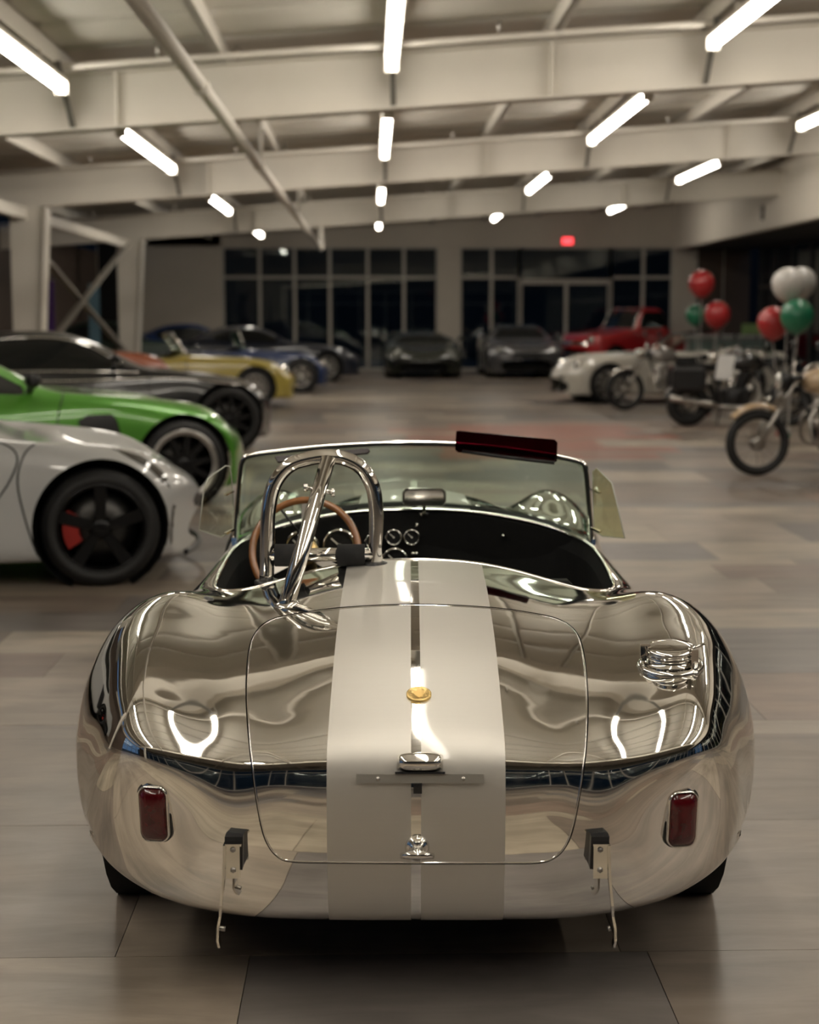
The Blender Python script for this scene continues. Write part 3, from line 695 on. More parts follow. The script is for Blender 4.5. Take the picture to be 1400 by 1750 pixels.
# visors, mirror, wipers
MARO = glass('maroon visor plastic', (.14, .02, .045), 1.45, .15)
def panel(pts, th, name, m, Y=None, bevel=0.):
    q = [lpt(*p) for p in pts]; n = np.cross(q[1] - q[0], q[2] - q[1]); return MB().prism(q, n, th).build(name, m, cobra, bevel=bevel)
vp = [(780,738,.93),(786,737,.93),(948,752,.87),(953,757,.87),(952,787,.90),(947,790,.90),(783,772,.96),(778,768,.96)]
panel(vp, .006, 'sun_visor', MARO)
VIS2 = mat('dark visor plastic', (.02, .012, .014), .4)
panel([(470,781,.91),(630,767,.965),(632,771,.955),(628,775,.955),(475,790,.90)], .006, 'sun_visor', VIS2)
MB().tube([lpt(790,771,.955), lpt(870,782,.925), lpt(948,791,.90)], .006, 8).build('visor_hinge', DARK, cobra)
mc_ = lpt(725, 850, 1.10)
mb = MB(); rr_ = rrect(.140, .058, .02); mb.add([(mc_[0] + a, mc_[1], mc_[2] + b) for a, b in rr_] + [(mc_[0] + a * 1.03, mc_[1] + .008, mc_[2] + b * 1.05) for a, b in rr_] + [(mc_[0] + a * .8, mc_[1] + .03, mc_[2] + b * .8) for a, b in rr_], 
    [tuple(range(24))] + [(i, (i + 1) % 24, 24 + (i + 1) % 24, 24 + i) for i in range(24)] + [(24 + i, 24 + (i + 1) % 24, 48 + (i + 1) % 24, 48 + i) for i in range(24)] + [tuple(range(48, 72))])
mir = mb.build('rear_view_mirror', mat('mirror shell', (.35, .33, .30), .18, 1.), cobra)
mb = MB(); rq = rrect(.126, .046, .014); mb.add([(mc_[0] + a, mc_[1] - .001, mc_[2] + b) for a, b in rq], [tuple(range(24))]); mb.build('mirror_glass', CHROME, mir)
MB().tube([mc_ + np.array([.0, .012, -.02]), mc_ + np.array([.0, .03, -.055])], .006, 8).lathe([(.0001, 0), (.018, 0), (.018, .006)], 14, mc_ + np.array([0, .03, -.062])).build('mirror_stalk', CHROME, mir)
for a, b in (((560, 874, 1.245), (690, 858, 1.262)), ((815, 868, 1.24), (905, 890, 1.18))):
    MB().tube([lpt(*a), lpt(*b)], .004, 6).lathe([(.0001, .012), (.012, .012), (.014, -.012)], 12, lpt(*a)).build('wiper', CHROME, cobra)
# clear wind wings beside the screen
PLEX = glass('clear acrylic', (.90, .91, .86), 1.49, .02)
def wing(pts, tint=PLEX):
    q = np.array([lpt(*p) for p in pts]); n = np.cross(q[1] - q[0], q[2] - q[1]); o = MB().prism(q, n, .004).build('wind_wing', tint, cobra)
    MB().tube(smooth_loop(q, 1), .0022, 6, closed=True).build('wing_edge', mat('acrylic edge', (.42, .43, .38), .25), o); return o
w1 = wing([(349,833,.78),(356,817,.79),(386,796,.86),(392,797,.87),(395,808,.875),(400,870,.95),(398,908,.97),(378,918,.90),(359,912,.84),(340,905,.80)])
for y in (842, 908): MB().quadbox(lpt(398, y - 3, .92), lpt(385, y + 4, .90), .014, .006).build('wing_clip', CHROME, w1)
w2 = wing([(1013,806,.87),(1020,800,.86),(1046,826,.80),(1058,875,.78),(1068,920,.77),(1050,918,.82),(1030,916,.90),(1016,908,.96)], glass('amber tinted acrylic', (.86, .86, .70), 1.6, .03))
for y in (838, 905): MB().quadbox(lpt(1010, y - 3, .92), lpt(1026, y + 4, .90), .014, .006).build('wing_clip', CHROME, w2)

# roll hoop, brace, pads
HY = .33
hoop = [lpt(456, 990, HY)]
hp = smooth_loop([(456,990),(457,930),(459,872),(470,826),(496,795),(532,783),(560,780),(590,784),(618,800),(637,832),(643,874),(643,930),(641,964)], 5, False)
hoop = [lpt(x, y, HY) for x, y in hp]
MB().tube(hoop, .0205, 18).build('roll_hoop', CHROME, cobra)
pz, nz = lift([(490, 1032)], 0.)
top = lpt(561, 786, HY - .018)
MB().tube([top, pz[0]], .0215, 18).build('roll_brace', CHROME, cobra)
b3 = lpt(545, 838, HY - .09); MB().tube([b3 - [.036, 0, -.008], b3 + [.036, 0, -.006]], .006, 8).lathe([(.0001, .0), (.011, 0), (.011, .01), (.0001, .01)], 8, b3 - [.04, 0, -.008], 'x').lathe([(.0001, .0), (.011, 0), (.011, .01), (.0001, .01)], 8, b3 + [.033, 0, -.006], 'x').build('brace_bolt', CHROME, cobra)
MB().tube([lpt(458, 948, HY), lpt(642, 948, HY)], .019, 16).build('cross_bar', CHROME, cobra)
FOAM = mat('black foam', (.008, .008, .008), .85, bump=.1, scale=60)
for a, b in ((470, 512), (577, 624)): MB().tube([lpt(a, 949, HY - .002), lpt(b, 949, HY - .002)], .031, 18).build('head_pad', FOAM, cobra)
for x, y in ((457, 990), (641, 965)):
    p = lpt(x, y, HY); s, n = skin(p[0], p[1]); MB().lathe([(.0001, .006), (.026, .005), (.036, .001), (.036, -.012)], 20, s).build('hoop_flange', mat('black flange', (.015, .015, .016), .35), cobra)
s = Matrix(((1, 0, 0), (0, 1, 0), (0, 0, 1))); q3 = Vector((0, 0, 1)).rotation_difference(Vector(nz[0])).to_matrix()
MB().lathe([(.0001, .007), (.024, .006), (.033, .001), (.033, -.006)], 20, pz[0], M=q3).build('brace_foot', CHROME, cobra)

# things on the tail
def onskin(x, y):
    p, n = lift([(x, y)], 0.); n = Vector(n[0]); up = Vector((0, 0, 1)); r = up.cross(n); r = Vector((1, 0, 0)) - n * n.x; r.normalize(); u = n.cross(r); 
    if u.z < 0: u = -u
    return Vector(p[0]), r, u, n
RED = mat('dark red lens', (.065, .002, .004), .15, var=.25, scale=40, coat=.5)
def tail_lamp(x, y):
    p, r, u, n = onskin(x, y); W_, H_ = .064, .122
    n = (n * .55 + Vector((0, -.55, .03))).normalized(); up_ = Vector((0, 0, 1)); r = up_.cross(-n).normalized() if False else n.cross(up_).normalized() * -1; u = r.cross(n) if r.cross(n).z > 0 else -r.cross(n)
    def lp(a, b, o): return p + r * a + u * b + n * o
    def bow(w_, h_, rd): return [(a * (1 + .10 * (1 - (2 * b / h_) ** 2)), b * (1 + .05 * (1 - (2 * a / w_) ** 2))) for a, b in rrect(w_, h_, rd, 6)]
    o1, o2, o3 = bow(W_, H_, .017), bow(W_ * .95, H_ * .97, .016), bow(W_ * .87, H_ * .925, .014); k = len(o1)
    vv2 = [lp(a, b, -.04) for a, b in o1] + [lp(a, b, .012) for a, b in o1] + [lp(a, b, .019) for a, b in o2] + [lp(a, b, .012) for a, b in o3]
    mb = MB(); mb.add(vv2, [(j * k + i, j * k + (i + 1) % k, (j + 1) * k + (i + 1) % k, (j + 1) * k + i) for j in range(3) for i in range(k)], True)
    o = mb.build('tail_lamp', CHROME, cobra)
    rings = []; ff = []
    for sc_, h_ in ((1.04, .010), (.97, .019), (.75, .025), (.4, .028), (.01, .029)): rings += [lp(a * sc_, b * sc_, h_) for a, b in o3]
    for j in range(4): ff += [(j * k + i, j * k + (i + 1) % k, (j + 1) * k + (i + 1) % k, (j + 1) * k + i) for i in range(k)]
    MB().add(rings, ff, True).build('red_lens', RED, o)
    ob = bow(W_ * 1.09, H_ * 1.05, .019); vv2 = [lp(a, b, -.04) for a, b in ob] + [lp(a, b, .005) for a, b in ob] + [lp(a, b, .005) for a, b in o1]
    MB().add(vv2, [(j * k + i, j * k + (i + 1) % k, (j + 1) * k + (i + 1) % k, (j + 1) * k + i) for j in range(2) for i in range(k)]).build('lamp_gasket', GASK, o)
tail_lamp(266, 1387); tail_lamp(1163, 1396)
# round gold badge, domed
GOLD = mat('gold badge', (.78, .56, .22), .32, .85, var=.25, scale=90, bump=.3)
p, r, u, n = onskin(716, 1189); q3 = Vector((0, 0, 1)).rotation_difference(n).to_matrix()
bd = MB().lathe([(.0001, .0066), (.0225, .0064), (.0245, .0075), (.0275, .006), (.0275, -.002)], 36, p, M=q3).build('badge', GOLD, cobra)
bz = MB(); vp_ = [(-.006,-.010),(0,-.016),(.006,-.010),(.011,.002),(.012,.010),(.005,.007),(.004,.014),(-.004,.014),(-.005,.007),(-.012,.010),(-.011,.002)]
bz.prism([p + r * a + u * b + n * .0064 for a, b in vp_], n, .0014); bz.build('badge_relief', mat('gold relief', (.62, .42, .15), .4, .8), bd)
# number-plate lamp, plate strip, T handle
p, r, u, n = onskin(718, 1302); n = (n + Vector((0, -.5, 0))).normalized(); r = Vector((1, 0, 0)); u = n.cross(r); u = u if u.z > 0 else -u
secs = []; kk = 20
for a in np.linspace(-1, 1, 13):
    hh = .021 * (1 - abs(a) ** 4 * .35) ; dd = .030 * (1 - abs(a) ** 6 * .55)
    secs.append([p + r * (.048 * a) + u * (hh * math.sin(t)) + n * (.006 + dd * max(math.cos(t), -.3)) for t in np.linspace(0, 2 * math.pi, kk, endpoint=False)])
mb = MB(); mb.add([q for s_ in secs for q in s_], [(i * kk + j, i * kk + (j + 1) % kk, (i + 1) * kk + (j + 1) % kk, (i + 1) * kk + j) for i in range(12) for j in range(kk)] + [tuple(range(kk)), tuple(range(12 * kk, 13 * kk))], True)
pl = mb.build('plate_lamp', CHROME, cobra)
mb = MB(); mb.prism([p + r * a + n * b for a, b in ((-.052, -.01), (.052, -.01), (.052, .02), (-.052, .02))], u, .004)
for v2 in mb.v: pass
mb.v = [tuple(Vector(v2) - u * .022) for v2 in mb.v]; mb.build('lamp_base', DARK, pl)
p2, r2, u2, n2 = onskin(718, 1330); 
mb = MB(); mb.prism([p2 + r2 * a + u2 * b + n2 * .010 for a, b in ((-.133, -.009), (.133, -.009), (.133, .010), (-.133, .010))], n2, .0025)
ps = mb.build('plate_strip', mat('bare aluminium strip', (.62, .60, .55), .42, 1.), cobra)
for a in (-.088, .09):
    q3 = Vector((0, 0, 1)).rotation_difference(n2).to_matrix(); MB().lathe([(.0001, .003), (.004, .0025), (.005, 0)], 10, p2 + r2 * a + n2 * .011, M=q3).build('rivet', STEEL, ps)
p3, r3, u3, n3 = onskin(714, 1346); MB().prism([p3 + r3 * a + u3 * b + n3 * .008 for a, b in ((-.009, -.010), (.009, -.010), (.009, .012), (-.009, .012))], n3, .016).build('latch_block', mat('dark chrome', (.25, .25, .24), .15, 1.), cobra)
p4, r4, u4, n4 = onskin(713, 1447); q3 = Vector((0, 0, 1)).rotation_difference(n4).to_matrix()
hd = MB().lathe([(.026, -.002), (.026, .004), (.020, .010), (.012, .014), (.010, .03), (.013, .036), (.012, .044), (.0001, .047)], 24, p4, M=q3).build('boot_handle', CHROME, cobra)
MB().tube([p4 + n4 * .036 - r4 * .034 - u4 * .004, p4 + n4 * .040 - r4 * .014, p4 + n4 * .041 + r4 * .014, p4 + n4 * .036 + r4 * .034 - u4 * .004], [.006, .009, .009, .006], 10).build('handle_bar', CHROME, hd)
MB().tube([p4 + n4 * .01 + u4 * .0, p4 + n4 * .012 + u4 * .022], .009, 10).build('lock_barrel', CHROME, hd)
# jack hooks: rubber block, bolted plate, bent strip hanging below the lip
for x, sg in ((402, -1), (1022, 1)):
    p, r, u, n = onskin(x, 1455); r = Vector((1, 0, 0)); bk = Vector((0, -1, 0))
    rb = MB().prism([p + r * a + Vector((0, 0, b)) + bk * .012 for a, b in ((-.020, -.028), (.018, -.030), (.020, .042), (-.018, .042))], bk, .034).build('jack_bracket', DARK, cobra)
    s0 = p + bk * .036
    MB().prism([s0 + r * (sg * a) + Vector((0, 0, b)) for a, b in ((-.014, -.045), (.016, -.045), (.016, .030), (-.014, .030))], bk, .006).build('jack_plate', CHROME, rb)
    MB().quadbox(s0 + Vector((-.016, -.002, .030)), s0 + Vector((.018, -.002, .030)), .02, .005).build('plate_fold', CHROME, rb)
    for dz in (.018, -.026): 
        c3 = s0 + r * (sg * .0) + Vector((0, -.002, dz)); MB().lathe([(.0001, -.006), (.005, -.006), (.0065, -.002), (.0065, .004)], 6, c3, 'y').build('bolt', STEEL, rb)
    strip = [s0 + r * (sg * a) + Vector((0, yy, b)) for a, b, yy in ((.017, .03, -.002), (.020, -.045, -.004), (.026, -.100, -.004), (.028, -.125, 0), (.033, -.150, .0), (.034, -.178, -.002), (.031, -.192, -.002))]
    mb = MB(); w2_ = .012; k = len(strip)
    vv2 = []
    for q in strip: vv2 += [q + Vector((-.0026, -w2_ , 0)), q + Vector((.0026, -w2_, 0)), q + Vector((.0026, w2_, 0)), q + Vector((-.0026, w2_, 0))]
    ff = [(4 * i + j, 4 * i + (j + 1) % 4, 4 * i + 4 + (j + 1) % 4, 4 * i + 4 + j) for i in range(k - 1) for j in range(4)] + [(0, 1, 2, 3), (4 * k - 1, 4 * k - 2, 4 * k - 3, 4 * k - 4)]
    mb.add(vv2, ff); mb.build('jack_hook', CHROME, rb)
    MB().tube([strip[4] + Vector((-.004 * sg - .004, 0, -.004)), strip[4] + Vector((-.014 * sg, 0, -.006))], .006, 8).build('bolt', STEEL, rb)
# fuel filler
p, r, u, n = onskin(1146, 1133); n = (n * .75 + Vector((.05, 0, 1)) * .6).normalized(); q3 = Vector((0, 0, 1)).rotation_difference(n).to_matrix()
fc = MB().lathe([(.066, -.04), (.074, -.014), (.076, -.004), (.072, .002), (.060, .003), (.051, .002), (.050, .022)], 40, p, M=q3).build('fuel_filler', CHROME, cobra)
MB().lathe([(.050, .016), (.055, .018), (.055, .025), (.052, .027), (.052, .029), (.056, .031), (.056, .037), (.051, .040), (.035, .042), (.0001, .043)], 40, p, M=q3).build('filler_cap', CHROME, fc)
def fp(a, b, o): return p + q3 @ Vector((a, b, o))
mb = MB(); mb.quadbox(fp(-.060, .012, .006), fp(-.060, .012, .042), .016, .014).quadbox(fp(-.066, .012, .042), fp(-.044, .010, .041), .012, .006); mb.build('cap_hinge', CHROME, fc)
mb = MB(); mb.quadbox(fp(.048, -.034, .006), fp(.048, -.034, .044), .018, .016).tube([fp(.036, -.034, .042), fp(.074, -.014, .048)], .004, 8).tube([fp(.050, -.044, .012), fp(.046, -.056, -.004)], .006, 8).ball(fp(.046, -.058, -.006), .008, 10, 8); mb.build('cap_latch', CHROME, fc)
for a in range(6):
    t = R_(60 * a + 15); MB().lathe([(.0001, .0060), (.003, .0055), (.004, .0015)], 8, fp(.066 * math.cos(t), .066 * math.sin(t), 0), M=q3).build('filler_screw', STEEL, fc)
# snap stud on the deck
p, r, u, n = onskin(357, 1023); q3 = Vector((0, 0, 1)).rotation_difference(n).to_matrix(); MB().lathe([(.0001, .004), (.012, .003), (.014, -.001)], 16, p, M=q3).build('tonneau_stud', mat('dark stud', (.06, .06, .06), .4), cobra)

# wheels
TYRE = mat('tyre rubber', (.010, .010, .0105), .62, var=.12, scale=30)
def wheel_mesh(R, w_, rr, dish=.03):
    """tyre profile around x"""
    h = w_ / 2; s = min(.03, h * .3)
    tyre = [(rr, -h * .86), (rr + .02, -h * .97), ((R + rr) / 2 + .01, -h), (R - .03, -h * .97), (R - .008, -h * .86), (R, -h * .66), (R, -h * .22), (R - .006, -h * .20), (R - .006, -h * .14), (R, -h * .12), (R, h * .12), (R - .006, h * .14), (R - .006, h * .20), (R, h * .22),
            (R, h * .66), (R - .008, h * .86), (R - .03, h * .97), ((R + rr) / 2 + .01, h), (rr + .02, h * .97), (rr, h * .86)]
    return tyre
def cobra_wheel(x, y, R, w_):
    s = 1 if x > 0 else -1
    t = MB().lathe(wheel_mesh(R, w_, .195), 48, (x, y, R), 'x').build('tyre', TYRE, cobra)
    MB().lathe([(.195, -w_ * .43), (.185, 0), (.195, s * w_ * .43), (.19, s * w_ * .40), (.17, s * .05), (.06, s * .06), (.05, s * .09), (.0001, s * .09)], 32, (x, y, R), 'x').build('rim', STEEL, t)
for s in (-1, 1): cobra_wheel(s * .665, AXY, .325, .235); cobra_wheel(s * .60, 2.286, .315, .19)
for s in (-1, 1):
    MB().lathe([(.30, s * .50), (.360, s * .52), (.360, s * .78)], 28, (0, AXY, .33), 'x').build('wheel_well', VOID, cobra)
    MB().lathe([(.30, s * .45), (.355, s * .50), (.355, s * .70)], 28, (0, 2.286, .33), 'x').build('wheel_well', VOID, cobra)

# ============================================================ THE OTHER CARS
def car_table(p):
    """stations nose to tail of a closed or open car; origin on the ground under the front axle, nose towards +y"""
    fo, wb, ro, hw = p['fo'], p['wb'], p['ro'], p['hw']; sl = p.get('sill', .17); nz, hz, fz = p['noz'], p['hz'], p['fz']
    cy, cz, y0, y1, rz, rw, dy, dz, tz, bz, rf = (p[k] for k in ('cy', 'cz', 'ry0', 'ry1', 'rz', 'rw', 'dy', 'dz', 'tz', 'bz', 'rfz'))
    md = p.get('mid', .54); nw = p.get('nw', 1.0); end = -(wb + ro)
    T = [ # y, zc, (w2, z2), (w3, z3), (w4, z4), (w5, z5)
     (fo, nz * .66, .34 * nw, nz * .64, .54 * nw, nz * .58, .64 * nw, nz * .48, .60 * nw, sl + .05),
     (fo - .06, nz * .86, .44 * nw, nz * .86, .72 * nw, nz * .80, .82 * nw, nz * .60, .79 * nw, sl),
     (fo * .70, nz, .56, nz + .02, .86, nz - .05, .945, nz * .66, .90, sl),
     (fo * .42, nz * .4 + hz * .6, .64, nz * .35 + fz * .65, .92, nz * .35 + fz * .65 - .08, .985, md, .95, sl),
     (0, hz, .68, fz, .93, fz - .07, 1.0, md + .02, .96, sl),
     (cy * .5, (hz + cz) / 2, .70, (fz + cz) / 2 - .01, .93, bz - .03, .985, md + .02, .96, sl),
     (cy, cz, .72, cz - .015, .92, bz, .98, md + .02, .96, sl),
     ((cy + y0) / 2, (cz + rz) / 2 + .035, .36 + rw / 2, (cz + rz) / 2 - .01, .915, bz + .005, .98, md + .03, .96, sl),
     (y0, rz - .012, rw, rz - .065, .91, bz + .01, .98, md + .03, .96, sl),
     ((y0 + y1) / 2, rz, rw, rz - .055, .91, bz + .015, .98, md + .03, .96, sl),
     (y1, rz - .03, rw * .97, rz - .09, .92, bz + .03, .985, md + .04, .96, sl),
     ((y1 + dy) / 2, (rz + dz) / 2 + .02, rw / 2 + .32, (rz + dz) / 2 - .02, .94, rf - .06, .995, md + .06, .965, sl),
     (dy, dz, .64, dz, .94, rf - .06, 1.0, md + .06, .96, sl),
     (end + ro * .4, (dz + tz) / 2, .63, (rf + tz) / 2 - .01, .90, (rf + tz) / 2 - .08, .975, md + .05, .94, sl + .03),
     (end + .08, tz, .60, tz - .01, .82, tz - .08, .90, md + .02, .87, sl + .07),
     (end, tz * .72, .56, tz * .71, .76, tz * .68, .83, tz * .58, .80, sl + .12)]
    rows = []
    for (y, zc, w2, z2, w3, z3, w4, z4, w5, z5) in T:
        a2 = w2 if w2 < .5 * 1 or True else w2
        f = lambda w: w * hw if w not in (rw, rw * .97) else w
        W2 = w2 if (w2 == rw or w2 == rw * .97 or w2 == .36 + rw / 2 or w2 == rw / 2 + .32) else w2 * hw
        if w2 == .36 + rw / 2: W2 = .36 * hw + rw / 2
        if w2 == rw / 2 + .32: W2 = .32 * hw + rw / 2
        rows.append([(0, y, zc), (W2 * .55, y, zc - (zc - z2) * .22), (W2, y, z2), (w3 * hw, y, z3), (w4 * hw, y, z4), (w5 * hw, y, z5), (w5 * hw - .10, y, z5 - .02)])
    # the nose and tail bow backwards towards their corners
    for r, dq in ((0, .20), (1, .15), (2, .06), (14, -.04), (15, -.08)):
        rows[r] = [(a, b - dq * (a / hw) ** 2 * 1.6, c) for a, b, c in rows[r]]
    return rows
GLZ = mat('dark car glass', (.012, .014, .014), .04, var=0, spec=.8)
RIMB = mat('black alloy', (.014, .014, .015), .25, .6)
RIMS = mat('silver alloy', (.45, .44, .42), .28, 1.)
CAL = mat('red caliper', (.28, .014, .010), .35)
DISC = mat('brake disc', (.07, .068, .065), .4, 1.)
def wheel(parent, x, y, R, w_, rimm, n, rr, ring=None, cal=None, steer=0.):
    s = 1 if x > 0 else -1; h = w_ / 2
    t = MB().lathe(wheel_mesh(R, w_, rr), 40, (0, 0, 0), 'x').build('tyre', TYRE, parent); t.location = (x, y, R); t.rotation_euler = (0, 0, steer)
    mb = MB().lathe([(rr + .004, -h * .8), (rr - .015, -h * .7), (rr - .02, s * h * .5), (rr - .008, s * h * .86), (rr + .006, s * h * .90), (rr + .008, s * h * .84)], 40, (0, 0, 0), 'x')
    mb.lathe([(.0001, s * h * .80), (.035, s * h * .80), (.06, s * h * .72), (.065, s * h * .4)], 20, (0, 0, 0), 'x')
    for k in range(n):
        a = 2 * math.pi * (k + .25) / n; ca, sa = math.cos(a), math.sin(a)
        def P(r, o, q): return (s * q, r * ca - o * sa, r * sa + o * ca)
        wi, wo = .026, (.036 if n <= 6 else .022)
        v = [P(.04, -wi, h * .74), P(.04, wi, h * .74), P(rr - .01, wo, h * .82), P(rr - .01, -wo, h * .82), P(.04, -wi, h * .5), P(.04, wi, h * .5), P(rr - .01, wo, h * .62), P(rr - .01, -wo, h * .62)]
        mb.add(v, [(0, 1, 2, 3), (7, 6, 5, 4), (0, 4, 5, 1), (1, 5, 6, 2), (2, 6, 7, 3), (3, 7, 4, 0)])
    mb.build('rim', rimm, t)
    MB().lathe([(.07, s * h * .1), (rr * .80, s * h * .1), (rr * .80, s * h * .1 + s * .02), (.07, s * h * .1 + s * .02)], 32, (0, 0, 0), 'x').build('brake_disc', DISC, t)
    if ring: MB().lathe([(rr - .028, s * h * .86), (rr - .006, s * h * .93), (rr + .016, s * h * .985), (rr + .016, s * h * .88)], 40, (0, 0, 0), 'x').build('rim_lip', ring, t)
    if cal:
        mb = MB(); pts = []
        for a in np.linspace(R_(150), R_(212), 7):
            for r in (rr * .50, rr * .86): pts.append((s * h * .30, r * math.cos(a), r * math.sin(a)))
        k = len(pts); vv = pts + [(p[0] + s * .05, p[1], p[2]) for p in pts]
        ff = [(2 * i, 2 * i + 1, 2 * i + 3, 2 * i + 2) for i in range(6)] + [(k + 2 * i + 2, k + 2 * i + 3, k + 2 * i + 1, k + 2 * i) for i in range(6)]
        ff += [(2 * i, 2 * i + 2, k + 2 * i + 2, k + 2 * i) for i in range(6)] + [(2 * i + 3, 2 * i + 1, k + 2 * i + 1, k + 2 * i + 3) for i in range(6)] + [(0, k, k + 1, 1), (k - 2, k - 1, 2 * k - 1, 2 * k - 2)]
        mb.add(vv, ff); mb.build('brake_caliper', cal, t)
    return t
def sd_uv(poly): 
    poly = np.array(poly, float) * [1, .8]
    return lambda u, v, P: sdpoly(np.stack([u, v * .8], 1), poly)
def make_car(name, label, cat, group, p, bodym, place, phi, near=1, rim=RIMB, spokes=5, ring=None, cal=None, panels=(), seams=(), res=(84, 120), glz=GLZ, open_top=False, wheel_px=True, bumper=None):
    """place: picture point where the nearer front tyre meets the floor; phi: heading of the nose from +x"""
    rz = phi - math.pi / 2; ca, sa = math.cos(rz), math.sin(rz); tw = p.get('tw', p['hw'] - .135); wr = p['wr']
    lp_ = (near * (tw + .11), 0) if wheel_px else (0, p['fo'])
    g = at_z(*place); loc = (g[0] - (lp_[0] * ca - lp_[1] * sa), g[1] - (lp_[0] * sa + lp_[1] * ca), 0)
    t = thing(name, label, cat, loc, rz, group)
    S = Surf(car_table(p), power=0.5); us = np.linspace(-6, 6, res[0]); vs_ = np.linspace(0, 15, res[1])
    ar = p.get('arch', wr + .045); zc_ = wr + .01
    sides = []
    if not open_top:
        sides += [('windscreen', glz, [(-1.86, 6.12), (1.86, 6.12), (1.80, 7.0), (1.78, 7.86), (-1.78, 7.86), (-1.80, 7.0)], 0)]
        sides += [('side_window', glz, p.get('swin', [(2.55, 6.72), (2.25, 7.3), (2.14, 8.1), (2.14, 9.9), (2.3, 10.75), (2.62, 10.9), (2.86, 10.5), (2.88, 8.5), (2.86, 6.7)]), 1)]
        sides += [('rear_window', glz, [(-1.75, 10.25), (1.75, 10.25), (1.72, 11.7), (-1.72, 11.7)], 0)]
    else:
        sides += [('cockpit_tub', TRIM, [(-2.15, 6.7), (2.15, 6.7), (2.25, 8.4), (2.2, 9.8), (-2.2, 9.8), (-2.25, 8.4)], 0)]
    for nm, m, poly, both in panels: sides.append((nm, m, poly, both))
    polys = []
    for nm, m, poly, both in sides:
        polys.append((nm, m, poly))
        if both: polys.append((nm, m, [(-a, b) for a, b in poly][::-1]))
    sds = [sd_uv(q[2]) for q in polys]
    def arch(P):
        r = np.minimum(np.hypot(P[:, 1], P[:, 2] - zc_) - ar, np.hypot(P[:, 1] + p['wb'], P[:, 2] - zc_) - ar); return np.where(np.abs(P[:, 0]) > .45 * p['hw'], r, 1.)
    def gb(u, v, P):
        g = arch(P)
        for f in sds: g = np.minimum(g, f(u, v, P) - .012)
        return g
    b = cut_mesh(S, us, vs_, gb, 'body', bodym, t, flip=True)
    for (nm, m, poly), f in zip(polys, sds):
        pp = np.array(poly); a0, b0 = pp.min(0) - .1, pp.max(0) + .1
        nu, nv = max(8, int((b0[0] - a0[0]) / 12 * res[0] * 1.6)), max(8, int((b0[1] - a0[1]) / 15 * res[1] * 1.6))
        off = -.006 if m in (GLZ, VOID, DARK, glz) else (-.30 if nm == 'cockpit_tub' else .002)
        cut_mesh(S, np.linspace(max(-6, a0[0]), min(6, b0[0]), nu), np.linspace(max(0, a0[1]), min(15, b0[1]), nv), lambda u, v, P, f=f: np.minimum(-f(u, v, P), arch(P)), nm, m, t, flip=True, off=off)
    for poly in seams:
        for sg in (1, -1):
            q = smooth_loop([(sg * a, b_) for a, b_ in poly], 6, False); MB().tube(S(q[:, 0], q[:, 1]), .0055, 6).build('door_seam', DARK, t)
    # floor pan and wells keep light out
    mb = MB(); hw = p['hw']; L = p['fo'] + p['wb'] + p['ro']; mb.box((0, p['fo'] - L / 2, .24), (hw * 1.1, L - .5, .16)).box((0, -(p['wb']) / 2, .26), (hw * 1.80, p['wb'] - 2 * ar - .06, .16)); mb.build('underbody', VOID, t)
    for yy in (0, -p['wb']):
        for sg in (-1, 1): MB().lathe([(.05, sg * (hw - .42)), (ar - .005, sg * (hw - .42)), (ar, sg * (hw - .07))], 24, (0, yy, zc_), 'x').build('wheel_well', VOID, t)
        for sg in (-1, 1): wheel(t, sg * tw, yy, wr, p.get('tyw', .245), rim, spokes, p.get('rr', wr * .72), ring, cal)
    return t, S
def on(S, t, u, v, off=.0):
    P = S([u], [v])[0]; n = -S.normal([u], [v])[0]; return P + n * off, Vector(n)
def add_mirrors(t, S, v, m, u=2.75, out=.14, size=(.16, .11, .10)):
    for sg in (-1, 1):
        P, n = on(S, t, sg * u, v); c = P + np.array([sg * out, 0, .09]); mb = MB(); mb.box(tuple(c), size, bev=.03); mb.quadbox(P, c + np.array([0, 0, -.02]), .05, .03); mb.build('door_mirror', m, t)

WHITEP = paint('white paint', (.46, .465, .46)); GREENP = mat('green metallic paint', (.075, .27, .022), .30, .35, var=.03, scale=3, coat=1.)
BLACKP = paint('black paint', (.012, .012, .013), .2); YELP = paint('yellow paint', (.52, .42, .09)); ORAP = paint('burnt orange paint', (.36, .10, .045))
BLUEP = paint('deep blue paint', (.012, .03, .10)); GREYP = paint('gunmetal paint', (.14, .14, .145), .25, .5); DGRNP = paint('dark olive paint', (.028, .032, .022), .25); REDP = paint('red paint', (.42, .018, .022)); NAVYP = paint('dark navy paint', (.016, .022, .04))
HEADL = mat('headlamp glass', (.30, .30, .28), .08, .3, var=.3, scale=30, coat=1.)
SMOK = mat('smoked lamp', (.02, .016, .012), .12, var=.3, scale=30)
GTP = dict(fo=.92, wb=2.65, ro=.95, hw=.965, noz=.68, hz=.80, fz=.85, cy=-.85, cz=.95, ry0=-1.6, ry1=-2.35, rz=1.28, rw=.56, dy=-3.1, dz=1.0, tz=.94, bz=.88, rfz=.99, wr=.34)
